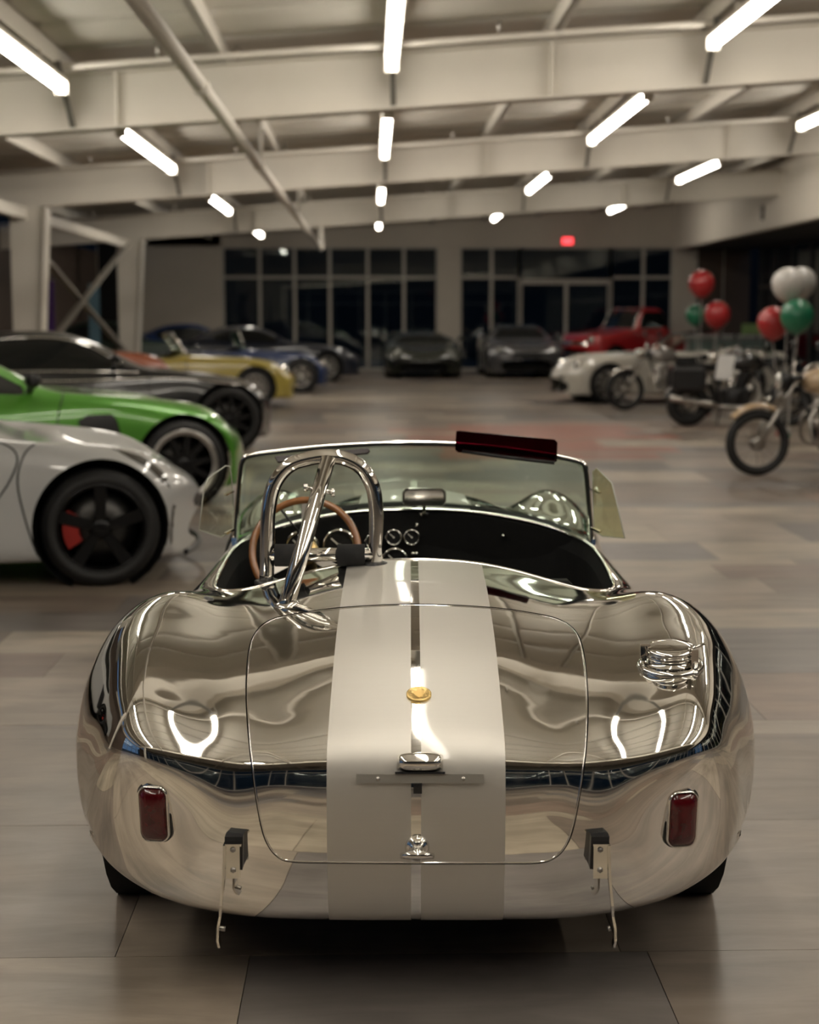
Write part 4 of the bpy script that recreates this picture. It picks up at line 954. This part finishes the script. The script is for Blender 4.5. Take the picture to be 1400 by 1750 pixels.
# white mid-engined coupe, nose to the aisle
P1 = dict(GTP, fo=.66, wb=2.72, ro=.95, hw=.965, noz=.60, hz=.69, fz=.78, cy=-.52, cz=.83, ry0=-1.35, ry1=-2.15, rz=1.215, rw=.52, dy=-2.95, dz=1.02, tz=.92, bz=.80, rfz=.99, wr=.328, mid=.50, nw=1.04, arch=.378, rr=.245)
t, S = make_car('coupe', 'white low coupe with black five-spoke wheels and a red brake caliper', 'car', None, P1, WHITEP, (176, 1003), R_(13), 1, RIMB, 5, None, CAL, res=(130, 190),
    panels=[('headlamp', SMOK, [(2.35, 3.75), (2.4, 3.2), (2.7, 2.3), (3.1, 1.9), (3.1, 2.6), (2.78, 3.25)], 1), ('intake', DARK, [(3.55, 1.15), (4.6, 1.5), (4.75, 1.95), (4.45, 1.9), (3.6, 1.45)], 1), ('grille', DARK, [(-2.6, .35), (-2.6, .05), (2.6, .05), (2.6, .35), (2.0, .5), (-2.0, .5)], 0) , ('side_intake', DARK, [(3.3, 9.6), (4.6, 10.2), (4.6, 10.7), (3.4, 10.3)], 1)],
    seams=[[(2.85, 5.35), (3.3, 5.6), (3.9, 5.72), (4.9, 5.35)], [(2.72, 6.2), (3.2, 5.75), (3.7, 5.85), (4.6, 6.6), (4.9, 7.0)]])
add_mirrors(t, S, 6.75, DARK)
mb = MB(); q = np.array([S([u], [.0])[0] for u in np.linspace(-5.4, 5.4, 30)]); q[:, 2] = .135; q[:, 1] -= .02; 
mb.tube(q, .016, 8); mb.build('front_splitter', DARK, t)
# green long-nosed coupe
P2 = dict(GTP, fo=.74, hz=.80, fz=.84, noz=.62, nw=.95, cy=-.95, cz=.955, ry0=-1.7, wr=.345, arch=.39, rr=.262, tyw=.26)
t, S = make_car('coupe', 'bright green long-nosed coupe with black wheels edged in silver', 'car', None, P2, GREENP, (316, 868), R_(24), 1, RIMB, 10, RIMS, None, res=(110, 160),
    panels=[('headlamp', HEADL, [(1.9, 2.95), (1.95, 2.55), (2.45, 1.75), (2.75, 1.7), (2.6, 2.3), (2.25, 2.9)], 1), ('side_vent', DARK, [(3.45, 5.15), (3.5, 5.75), (4.25, 5.60), (4.25, 5.0)], 1), ('grille', DARK, [(-2.2, .75), (-2.4, .15), (2.4, .15), (2.2, .75)], 0), ('bonnet_vent', DARK, [(1.0, 4.9), (1.5, 4.7), (1.5, 5.2), (1.0, 5.4)], 1)],
    seams=[[(2.1, 5.9), (2.9, 5.95), (3.8, 6.1), (4.9, 5.9)]])
add_mirrors(t, S, 6.6, DARK)
# black grand tourer
P3 = dict(GTP, fo=.68, wb=2.85, ro=1.05, hw=.97, noz=.66, hz=.82, fz=.84, cy=-.85, cz=.95, ry0=-1.75, ry1=-2.65, rz=1.35, rw=.57, dy=-3.5, dz=1.02, tz=.96, bz=.88, rfz=.98, wr=.36, arch=.405, rr=.27, mid=.58)
t, S = make_car('grand_tourer', 'black grand tourer with a thin bright line along its windows and door', 'car', None, P3, BLACKP, (392, 772), R_(17), 1, RIMB, 10, None, None, res=(90, 130),
    panels=[('headlamp', SMOK, [(2.0, 2.6), (2.1, 2.0), (2.6, 1.5), (2.85, 1.7), (2.5, 2.4)], 1), ('grille', CHROME, [(-1.5, 1.0), (-1.7, .25), (1.7, .25), (1.5, 1.0)], 0)], seams=[[(2.9, 6.0), (3.6, 6.1), (4.9, 5.9)]])
add_mirrors(t, S, 6.9, BLACKP)
for sg in (-1, 1):
    q = smooth_loop([(sg * a, b) for a, b in ((2.92, 6.3), (2.93, 7), (2.93, 8.5), (2.93, 10.3), (2.6, 11), (2.3, 10.8), (2.1, 10), (2.08, 8.2), (2.2, 7.3), (2.5, 6.7))], 4, False); MB().tube(S(q[:, 0], q[:, 1]), .010, 6).build('window_trim', CHROME, t)
    q = smooth_loop([(sg * a, b) for a, b in ((3.05, 3.6), (3.2, 5), (3.25, 7), (3.25, 9.5), (3.15, 11))], 4, False); MB().tube(S(q[:, 0], q[:, 1]), .009, 6).build('side_trim', CHROME, t)
# yellow classic coupe
PC = dict(fo=.85, wb=2.45, ro=.95, hw=.83, noz=.62, hz=.80, fz=.82, cy=-.85, cz=.90, ry0=-1.35, ry1=-1.8, rz=1.235, rw=.46, dy=-2.75, dz=.88, tz=.74, bz=.80, rfz=.84, wr=.33, arch=.36, rr=.22, tyw=.18, mid=.50, nw=1.1)
t, S = make_car('roadster', 'pale yellow classic open car with round lamps and a chrome-rimmed windscreen', 'car', None, dict(PC, cy=-1.05, cz=.90, ry0=-1.45, ry1=-2.1, rz=.88, rw=.5, hz=.82), YELP, (437, 697), R_(16), 1, RIMS, 12, None, None, res=(84, 120), open_top=True,
    panels=[('grille', mat('gold mesh grille', (.45, .32, .08), .4, .6), [(-1.6, .75), (-1.8, .2), (1.8, .2), (1.6, .75)], 0), ('indicator', mat('amber lens', (.5, .2, .03), .2), [(2.3, .9), (2.8, .9), (2.8, 1.3), (2.3, 1.3)], 1)], seams=[[(2.9, 6.4), (3.8, 6.4), (4.9, 6.2)]])
def round_lamps(t, S, u, v, r=.085, m=HEADL):
    for sg in (-1, 1):
        P, n = on(S, t, sg * u, v); n = (n * .4 + Vector((0, 1, .05))).normalized(); q3 = Vector((0, 0, 1)).rotation_difference(n).to_matrix()
        o = MB().lathe([(r * .95, -.08), (r * 1.12, .0), (r * 1.12, .02), (r, .03), (r * .97, .02)], 24, P, M=q3).build('headlamp', CHROME, t)
        MB().lathe([(r, .015), (r * .8, .035), (r * .4, .048), (.0001, .052)], 24, P, M=q3).build('lamp_lens', m, o)
round_lamps(t, S, 2.25, 1.75)
def frame_line(t, S, pts, r=.014, name='windscreen_frame', m=CHROME):
    q = smooth_loop(pts, 5); MB().tube(S(q[:, 0], q[:, 1]), r, 8, closed=True).build(name, m, t)
def screen(t, S, h, rake, m=CHROME, r=.016):
    q = [S([u], [6.3])[0] for u in (-2.0, 2.0)]; mid_ = (q[0] + q[1]) / 2 + np.array([0, .10, .03])
    fr = smooth_loop([q[0], q[0] + [.01, -rake * .6, h * .6], q[0] + [.10, -rake, h * .95], (q[0] + q[1]) / 2 + [0, -rake + .10, h], q[1] + [-.10, -rake, h * .95], q[1] + [-.01, -rake * .6, h * .6], q[1]], 4, False)
    ba = smooth_loop([q[0], mid_, q[1]], 6, False)
    MB().tube(np.concatenate([fr, ba[::-1][1:-1]]), r, 8, closed=True).build('windscreen_frame', m, t); fill_glass(fr[2:-2], ba, 'windscreen', WGL, t)
screen(t, S, .34, .20, r=.02)
def bumper_bar(t, S, v, z, m=CHROME, u=4.0, r=.035):
    q = np.array([S([a], [v])[0] for a in np.linspace(-u, u, 24)]); q[:, 2] = z; q[:, 1] += .05; MB().tube(q, r, 8).build('bumper', m, t)
bumper_bar(t, S, .1, .36)
# burnt orange classic behind it, dark roof
t, S = make_car('classic_coupe', 'burnt orange classic coupe with a dark roof behind the black tourer', 'car', None, dict(PC, rz=1.30, hz=.95, fz=.96, cz=1.02, bz=.94), ORAP, (245, 712), R_(18), 1, RIMS, 12, res=(60, 90),
    panels=[('roof', BLACKP, [(-1.7, 8.1), (1.7, 8.1), (1.7, 10.0), (-1.7, 10.0)], 0)])
round_lamps(t, S, 2.3, 1.75); bumper_bar(t, S, .1, .38)
# blue open roadster, white stripes, round lamps
PRD = dict(fo=.72, wb=2.29, ro=.80, hw=.84, noz=.60, hz=.80, fz=.81, cy=-1.0, cz=.88, ry0=-1.35, ry1=-1.95, rz=.84, rw=.50, dy=-2.35, dz=.83, tz=.70, bz=.79, rfz=.83, wr=.33, arch=.37, rr=.20, mid=.5, nw=1.08)
STRW = paint('white stripe paint', (.62, .62, .60))
t, S = make_car('roadster', 'dark blue open roadster with white stripes over its bonnet', 'car', None, PRD, BLUEP, (515, 672), R_(14), 1, RIMS, 6, open_top=True, res=(70, 100),
    panels=[('stripe', STRW, [(.14, .6), (.75, .6), (.75, 6.4), (.14, 6.4)], 1), ('grille', DARK, [(-1.3, .45), (-1.5, .1), (1.5, .1), (1.3, .45)], 0)])
round_lamps(t, S, 2.2, 1.6); bumper_bar(t, S, .1, .34, r=.02)
q = [S([u], [6.3])[0] + np.array([0, -.0, 0]) for u in (-2.0, 2.0)]
fr = [q[0], q[0] + [.03, -.12, .30], (q[0] + q[1]) / 2 + [0, -.06, .36], q[1] + [-.03, -.12, .30], q[1]]
MB().tube(smooth_loop(fr, 4, False), .014, 8).build('windscreen_frame', CHROME, t)
fill_glass(smooth_loop(fr, 4, False), [q[0], (q[0] + q[1]) / 2 + [0, .05, .03], q[1]], 'windscreen', WGL, t)
# dark cars in the far corner
for nm, lb, pl_, ph, bm_, pr, hl in (
  ('coupe', 'near-black coupe, nose towards the aisle beyond the blue striped roadster', (560, 653), R_(10), NAVYP, dict(GTP, rz=1.30), SMOK),
  ('coupe', 'dark blue coupe by the far windows, behind the striped roadster', (452, 646), R_(10), BLUEP, dict(GTP, rz=1.34), SMOK),
  ('saloon', 'dark green car by the white end wall, behind the yellow open car', (330, 664), R_(10), paint('dark green paint', (.015, .04, .03)), dict(GTP, rz=1.42, bz=.95, cz=1.0), SMOK)):
    t, S = make_car(nm, lb, 'car', None, pr, bm_, pl_, ph, 1, RIMS, 8, res=(60, 84), panels=[('headlamp', hl, [(2.0, 2.6), (2.1, 2.0), (2.6, 1.6), (2.75, 1.8), (2.4, 2.5)], 1)])
    add_mirrors(t, S, 6.8, bm_)
# cars facing us along the far windows
PL = dict(GTP, fo=1.0, wb=2.62, ro=.85, hw=.965, noz=.62, hz=.74, fz=.84, cy=-.25, cz=.86, ry0=-1.1, ry1=-1.8, rz=1.15, rw=.52, dy=-2.9, dz=.98, tz=.95, bz=.84, rfz=.96, wr=.345)
t, S = make_car('coupe', 'dark olive wedge coupe facing the viewer before the far windows', 'car', None, PL, DGRNP, (725, 648), R_(-90), 1, RIMB, 5, res=(84, 110), wheel_px=False,
    panels=[('headlamp', HEADL, [(1.7, 2.6), (2.0, 2.2), (2.85, 1.4), (2.95, 1.7), (2.4, 2.4)], 1), ('intake', DARK, [(1.3, .75), (2.2, .2), (4.6, .3), (4.2, 1.0), (2.6, .7)], 1), ('bonnet_panel', mat('matte black panel', (.01, .01, .01), .6), [(-1.3, 3.6), (1.3, 3.6), (1.6, 5.7), (-1.6, 5.7)], 0)])
add_mirrors(t, S, 6.6, DGRNP)
t, S = make_car('grand_tourer', 'gunmetal grand tourer facing the viewer beside the olive wedge coupe', 'car', None, dict(GTP, noz=.74, hz=.86, fz=.90, rz=1.30), GREYP, (901, 648), R_(-90), 1, RIMS, 10, res=(84, 110), wheel_px=False,
    panels=[('headlamp', HEADL, [(1.95, 2.3), (2.1, 1.8), (2.75, 1.35), (2.85, 1.7), (2.4, 2.2)], 1), ('grille', mat('dark mesh', (.02, .02, .02), .4, .5), [(-1.5, 1.0), (-2.2, .45), (-1.7, .1), (1.7, .1), (2.2, .45), (1.5, 1.0)], 0)])
add_mirrors(t, S, 6.7, GREYP)
# red classic pickup
PT = dict(fo=.80, wb=2.9, ro=1.1, hw=.93, noz=1.02, hz=1.13, fz=1.10, cy=-.75, cz=1.20, ry0=-1.1, ry1=-1.75, rz=1.74, rw=.66, dy=-2.05, dz=1.12, tz=1.05, bz=1.13, rfz=1.10, wr=.37, arch=.42, rr=.24, mid=.72, sill=.34, nw=1.25, tyw=.21)
t, S = make_car('pickup_truck', 'red classic pickup truck with a rounded cab by the far wall', 'pickup truck', None, PT, REDP, (1052, 641), R_(-150), -1, RIMS, 12, res=(84, 110),
    panels=[('grille', CHROME, [(-2.0, 1.0), (-2.3, .5), (2.3, .5), (2.0, 1.0)], 0), ('truck_bed', TRIM, [(-1.7, 12.4), (1.7, 12.4), (1.7, 14.3), (-1.7, 14.3)], 0)])
round_lamps(t, S, 2.35, 1.2, .10); bumper_bar(t, S, .05, .5, r=.06)
frame_line(t, S, [(-1.9, 6.1), (0, 6.05), (1.9, 6.1), (1.85, 7.0), (1.8, 7.9), (0, 8.0), (-1.8, 7.9), (-1.85, 7.0)], .02)
# white roadster behind the motorcycles
PW = dict(GTP, fo=.80, wb=2.5, hw=.90, noz=.64, hz=.78, fz=.84, cy=-1.05, cz=.90, ry0=-1.7, ry1=-2.3, rz=.92, rw=.55, dy=-2.8, dz=.90, tz=.86, bz=.84, rfz=.90, wr=.33, arch=.375)
t, S = make_car('roadster', 'white rounded open sports car behind the row of motorcycles', 'car', None, PW, paint('ivory paint', (.60, .575, .51)), (1042, 690), R_(188), -1, RIMS, 10, open_top=True, res=(84, 110),
    panels=[('intake', DARK, [(1.4, .3), (1.6, .1), (2.8, .1), (2.6, .5)], 1)], seams=[[(2.9, 6.4), (3.8, 6.4), (4.9, 6.2)]])
round_lamps(t, S, 2.3, 2.0, .09)
q = [S([u], [6.3])[0] for u in (-2.0, 2.0)]; fr = [q[0], q[0] + [.08, -.35, .26], (q[0] + q[1]) / 2 + [0, -.30, .31], q[1] + [-.08, -.35, .26], q[1]]
MB().tube(smooth_loop(fr, 4, False), .016, 8).build('windscreen_frame', DARK, t); fill_glass(smooth_loop(fr, 4, False), [q[0], (q[0] + q[1]) / 2 + [0, .04, .03], q[1]], 'windscreen', WGL, t)

# ============================================================ MOTORCYCLES
TAN = paint('tan paint', (.46, .33, .20)); SPOKE = STEEL
def motorcycle(label, place, at_front, phi, near, tank, fender, rF, rR, wb=1.42, wide=.07, seat_m=TRIM, kind='standard', silv=STEEL):
    rz = phi - math.pi / 2; ca, sa = math.cos(rz), math.sin(rz); g = at_z(*place); ly = 0 if at_front else -wb
    t = thing('motorcycle', label, 'motorcycle', (g[0] + ly * sa, g[1] - ly * ca, 0), rz, 'motorcycles parked in a row')
    def wh(y, R, w_, tyre_r):
        o = MB().tube([(0, (R - tyre_r) * math.cos(a), (R - tyre_r) * math.sin(a)) for a in np.linspace(0, 2 * math.pi, 40, endpoint=False)], tyre_r, 10, closed=True).build('tyre', TYRE, t); o.location = (0, y, R)
        ri = R - 2 * tyre_r + .012; MB().lathe([(ri, -.022), (ri - .012, -.010), (ri - .012, .010), (ri, .022), (ri + .012, .018), (ri + .012, -.018), (ri, -.022)], 40, (0, 0, 0), 'x').build('wheel_rim', silv, o)
        mb = MB().lathe([(.0001, -.06), (.04, -.06), (.07, -.045), (.05, -.03), (.05, .03), (.07, .045), (.04, .06), (.0001, .06)], 20, (0, 0, 0), 'x'); mb.build('hub', silv, o)
        mb = MB()
        for k in range(20):
            a = 2 * math.pi * k / 20; b = a + (.35 if k % 2 else -.35); sx = .04 if (k // 2) % 2 else -.04
            mb.tube([(sx, .055 * math.cos(a), .055 * math.sin(a)), (0, ri * math.cos(b), ri * math.sin(b))], .0035, 5)
        s_ = mb.build('wheel_spokes', silv, o); s_['kind'] = 'stuff'
        return o
    wh(0, rF, .1, wide * .62); wh(-wb, rR, .12, wide * .8)
    hd = (0, -.42, .98)                                                # steering head
    mb = MB()
    for x in (-.09, .09): mb.tube([(x, .0, rF), (x, -.18, rF + .34)], .024, 10).tube([(x, -.18, rF + .34), (x, -.36, .93)], .018, 10)
    mb.build('front_fork', silv if kind != 'touring' else DARK, t)
    MB().box((0, -.33, .84), (.24, .07, .03), bev=.008).box((0, -.36, .93), (.24, .08, .03), bev=.008).build('fork_yoke', DARK, t)
    mb = MB().tube(smooth_loop([(-.38, -.56, 1.06), (-.22, -.44, 1.06), (-.08, -.38, .97), (.08, -.38, .97), (.22, -.44, 1.06), (.38, -.56, 1.06)], 5, False), .012, 8); hb = mb.build('handlebar', CHROME, t)
    for x in (-1, 1): MB().tube([(x * .27, -.485, 1.06), (x * .39, -.57, 1.06)], .018, 8).build('grip', BLACK, hb)
    for x in (-1, 1): MB().tube([(x * .24, -.46, 1.06), (x * .30, -.45, 1.20)], .005, 6).box((x * .31, -.45, 1.23), (.11, .02, .07), bev=.008).build('mirror', DARK, hb)
    hl = MB().lathe([(.0001, -.10), (.05, -.09), (.085, -.03), (.09, .04), (.085, .05)], 24, (0, -.24, .90), 'y').build('headlamp', DARK if kind != 'chrome' else CHROME, t)
    MB().lathe([(.085, .045), (.06, .065), (.0001, .072)], 24, (0, -.24, .90), 'y').build('lamp_lens', mat('bright lamp lens', (.7, .7, .66), .1, .6), hl)
    def guard(yc, R, gap, a0, a1, w_, m, nm):
        mb = MB(); vv = []; n = 16; rg = R + gap
        for i in range(n + 1):
            a = R_(a0 + (a1 - a0) * i / n)
            for x, dr in ((-w_, -.03), (-w_ * .7, .0), (0, .012), (w_ * .7, 0), (w_, -.03)): vv.append((x, yc + (rg + dr) * math.cos(a), R + (rg + dr) * math.sin(a)))
        mb.add(vv, [(5 * i + j, 5 * i + j + 1, 5 * i + j + 6, 5 * i + j + 5) for i in range(n) for j in range(4)], True); o = mb.build(nm, m, t); md = o.modifiers.new('thickness', 'SOLIDIFY'); md.thickness = .004
        return o
    guard(0, rF, .055 if kind == 'enduro' else .03, 42, 122, .065, fender, 'front_mudguard'); guard(-wb, rR, .04, 60, 165, .08, fender if kind != 'enduro' else DARK, 'rear_mudguard')
    # tank: lofted egg
    secs = []
    for y, w_, z0, z1 in ((-.42, .04, .86, .92), (-.46, .11, .80, .98), (-.58, .15, .76, 1.03), (-.72, .145, .76, 1.02), (-.84, .10, .78, .94), (-.88, .05, .80, .89)):
        secs.append([(w_ * math.cos(a), y, (z0 + z1) / 2 + (z1 - z0) / 2 * math.sin(a)) for a in np.linspace(0, 2 * math.pi, 20, endpoint=False)])
    mb = MB(); mb.add([q for s_ in secs for q in s_], [(i * 20 + j, i * 20 + (j + 1) % 20, (i + 1) * 20 + (j + 1) % 20, (i + 1) * 20 + j) for i in range(5) for j in range(20)] + [tuple(range(20)), tuple(range(100, 120))], True)
    tk = mb.build('fuel_tank', tank, t); MB().lathe([(.03, 0), (.03, .012), (.0001, .014)], 16, (0, -.60, 1.026)).build('tank_cap', CHROME, tk)
    secs = []
    for y, w_, z0, z1 in ((-.80, .08, .82, .87), (-.90, .12, .78, .86), (-1.15, .14, .77, .86), (-1.40, .13, .80, .90), (-1.58, .10, .83, .91), (-1.62, .05, .85, .89)):
        secs.append([(w_ * (abs(math.cos(a)) ** .6) * (1 if math.cos(a) > 0 else -1), y, (z0 + z1) / 2 + (z1 - z0) / 2 * (abs(math.sin(a)) ** .6) * (1 if math.sin(a) > 0 else -1)) for a in np.linspace(0, 2 * math.pi, 20, endpoint=False)])
    mb = MB(); mb.add([q for s_ in secs for q in s_], [(i * 20 + j, i * 20 + (j + 1) % 20, (i + 1) * 20 + (j + 1) % 20, (i + 1) * 20 + j) for i in range(5) for j in range(20)] + [tuple(range(20)), tuple(range(100, 120))], True); mb.build('seat', seat_m, t)
    mb = MB()
    mb.tube([(0, -.40, .86), (0, -.55, .45), (0, -.62, .26), (0, -1.0, .26), (0, -1.02, .50), (0, -.95, .76)], .02, 8).tube([(0, -.40, .88), (0, -.95, .76), (0, -1.55, .83)], .02, 8)
    for x in (-.10, .10): mb.tube([(x, -1.0, .40), (x, -wb, rR)], .02, 8).tube([(x, -1.25, .80), (x, -wb + .02, rR + .02)], .022, 8)
    mb.build('frame', DARK, t)
    mb = MB().box((0, -.78, .40), (.26, .40, .26), bev=.03).tube([(0, -.72, .50), (0, -.64, .74)], .085, 14)
    for k in range(6): mb.tube([(0, -.705 + -.002 + .012 * k, .535 + .032 * k), (0, -.703 + .012 * k, .547 + .032 * k)], .115, 14)
    for x in (-1, 1): mb.lathe([(.0001, x * .17), (.09, x * .165), (.12, x * .12)], 18, (0, -.80, .40), 'x')
    mb.build('engine', silv if kind != 'touring' else DARK, t)
    for x in (-1, 1):
        MB().tube(smooth_loop([(x * .06, -.55, .66), (x * .12, -.47, .50), (x * .15, -.55, .30), (x * .16, -.95, .28), (x * .17, -1.30, .34)], 5, False), .02, 10).tube([(x * .17, -1.02, .29), (x * .175, -1.12, .31), (x * .18, -1.70, .40)], [.025, .045, .045], 12).build('exhaust', CHROME if kind == 'chrome' else silv, t)
    MB().box((0, -1.66, .80), (.09, .05, .07), bev=.012).build('tail_lamp', RED, t)
    MB().tube([(-.10, -.95, .27), (-.24, -.98, .005)], .011, 8).build('side_stand', DARK, t)
    if kind == 'touring':
        for x in (-1, 1): MB().box((x * .27, -1.45, .66), (.20, .46, .34), bev=.05).build('pannier', DARK, t)
        sh = MB(); sh.add([(-.2, -.30, .98), (.2, -.30, .98), (.16, -.40, 1.25), (-.16, -.40, 1.25)], [(0, 1, 2, 3)]); o = sh.build('windshield', WGL, t); md = o.modifiers.new('thickness', 'SOLIDIFY'); md.thickness = .004
    return t
motorcycle('tan motorcycle with a high front mudguard, its spoked front wheel towards the roadster', (1293, 813), True, R_(186), -1, TAN, TAN, .315, .30, kind='enduro', wide=.075)
m2 = motorcycle('black motorcycle with panniers and a white card by its seat', (1175, 728), False, R_(-4), 1, BLACKP, BLACKP, .30, .30, kind='touring', wide=.10, silv=STEEL)
motorcycle('chrome motorcycle parked beside the ivory sports car', (1068, 701), True, R_(192), -1, paint('silver tank paint', (.42, .40, .38), .25, .5), CHROME, .33, .31, kind='chrome', wide=.08)
motorcycle('dark motorcycle between the chrome one and the balloons', (1190, 716), True, R_(188), -1, BLACKP, CHROME, .31, .30, kind='chrome', wide=.08)
c = at_y(1238, 627, m2.location.y - .19)
cardt = thing('price_card', 'white card hanging beside the seat of the black motorcycle', 'card', (c[0], c[1], .69), R_(0))
MB().add([(-.13, -.012, -.03), (.10, -.012, -.03), (.16, .03, .30), (-.07, .03, .30), (-.13, .0, -.03), (.10, .0, -.03), (.16, .042, .30), (-.07, .042, .30)], [(0, 1, 2, 3), (7, 6, 5, 4), (0, 4, 5, 1), (1, 5, 6, 2), (2, 6, 7, 3), (3, 7, 4, 0)]).build('card', mat('white card', (.75, .75, .74), .6), cardt)

# ============================================================ BALLOONS, DESK, BANNERS
BR, BG_, BW = mat('red balloon', (.40, .022, .025), .3, var=.02, coat=.4), mat('green balloon', (.012, .17, .085), .3, var=.02, coat=.4), mat('white balloon', (.60, .58, .55), .35, var=.02, coat=.4)
RIB = mat('white ribbon', (.5, .48, .45), .5)
def balloon(x, y, D, r, m, label, fx, fy):
    c = at_y(x, y, D); t = thing('balloon', label, 'balloon', (c[0], c[1], 0), 0, 'party balloons on ribbons')
    prof = []
    for i in range(19):
        a = math.pi * i / 18; rr = r * math.sin(a); z = -r * math.cos(a); 
        if z < 0: rr *= 1 - .16 * (z / r) ** 2; z *= 1.16
        prof.append((max(rr, .0001), c[2] + z))
    b = MB().lathe(prof, 28).build('skin', m, t)
    MB().lathe([(.004, c[2] - r * 1.15), (.016, c[2] - r * 1.15 - .02), (.002, c[2] - r * 1.15 - .02)], 10).build('knot', m, b)
    e = (fx, fy, .05); MB().tube(smooth_loop([(0, 0, c[2] - r * 1.16), (fx * .3, fy * .3, c[2] * .6), (fx * .8, fy * .8, c[2] * .25), e], 5, False), .006, 6).build('ribbon', RIB, t)
    MB().lathe([(.0001, .06), (.03, .055), (.045, .03), (.045, .0), (.0001, .0)], 14, (fx, fy, 0)).build('weight', m, t)
balloon(1199, 484, 23.4, .20, BR, 'red balloon floating highest of the three by the pillar', .02, .05)
balloon(1189, 538, 23.8, .155, BG_, 'small green balloon below the high red one by the pillar', .10, -.05)
balloon(1226, 537, 23.2, .20, BR, 'red balloon beside the small green one by the pillar', -.10, .08)
balloon(1347, 485, 19.0, .20, BW, 'bright white balloon topping the bunch above the tan motorcycle', .0, .05)
balloon(1370, 482, 19.5, .19, mat('grey white balloon', (.42, .41, .39), .35, coat=.4), 'greyish white balloon tucked behind the bright white one', -.1, .05)
balloon(1322, 551, 19.3, .20, BR, 'red balloon beside the big green one in the bunch with white', .12, .0)
balloon(1362, 539, 18.8, .205, BG_, 'big green balloon hanging under the bright white one', -.05, .1)
# low display counter behind the motorcycles, with a green card
p = at_z(1292, 655, 0.); ct = thing('counter', 'pale counter with grey panels behind the motorcycles', 'counter', (p[0], p[1] + 3.2, 0), R_(-4))
MB().box((0, 0, .50), (1.9, .5, 1.0), bev=.01).build('base', mat('grey counter panel', (.26, .27, .25), .4), ct); MB().box((0, 0, 1.03), (2.05, .62, .06), bev=.01).build('top', mat('pale counter top', (.5, .5, .48), .3), ct)
for x in (-.62, 0, .62): MB().box((x, -.258, .5), (.56, .02, .86), bev=.004).build('panel', mat('teal grey panel', (.16, .22, .20), .4), ct)
gs = thing('sign', 'light green card standing on the pale counter', 'sign', (p[0] + .62, p[1] + 3.05, 1.06), R_(-4)); MB().box((0, 0, .14), (.46, .02, .28)).build('card', mat('light green card', (.22, .34, .12), .5), gs); MB().box((0, 0.02, .01), (.3, .12, .02)).build('foot', DARK, gs)
def banner(x, y0, y1, D, wd, m, label):
    a, b = at_y(x, y0, D), at_y(x, y1, D); t = thing('banner_stand', label, 'banner', (a[0], D, 0)); h = a[2]
    MB().box((0, 0, (h + .12) / 2 + .02), (wd, .015, h - .12)).build('sheet', m, t); MB().box((0, 0, .03), (wd + .06, .24, .06), bev=.01).build('foot', DARK, t); MB().tube([(0, .03, .05), (0, .03, h)], .012, 8).build('pole', STEEL, t); MB().box((0, 0, h - .01), (wd + .03, .03, .03)).build('top_rail', STEEL, t)
banner(84, 478, 570, 29.0, .16, mat('purple sheet', (.10, .04, .22), .6), 'slim purple banner behind the tapered columns')
banner(160, 486, 560, 31.0, .22, mat('pale blue sheet', (.09, .17, .22), .6), 'pale blue banner behind the cross braces')
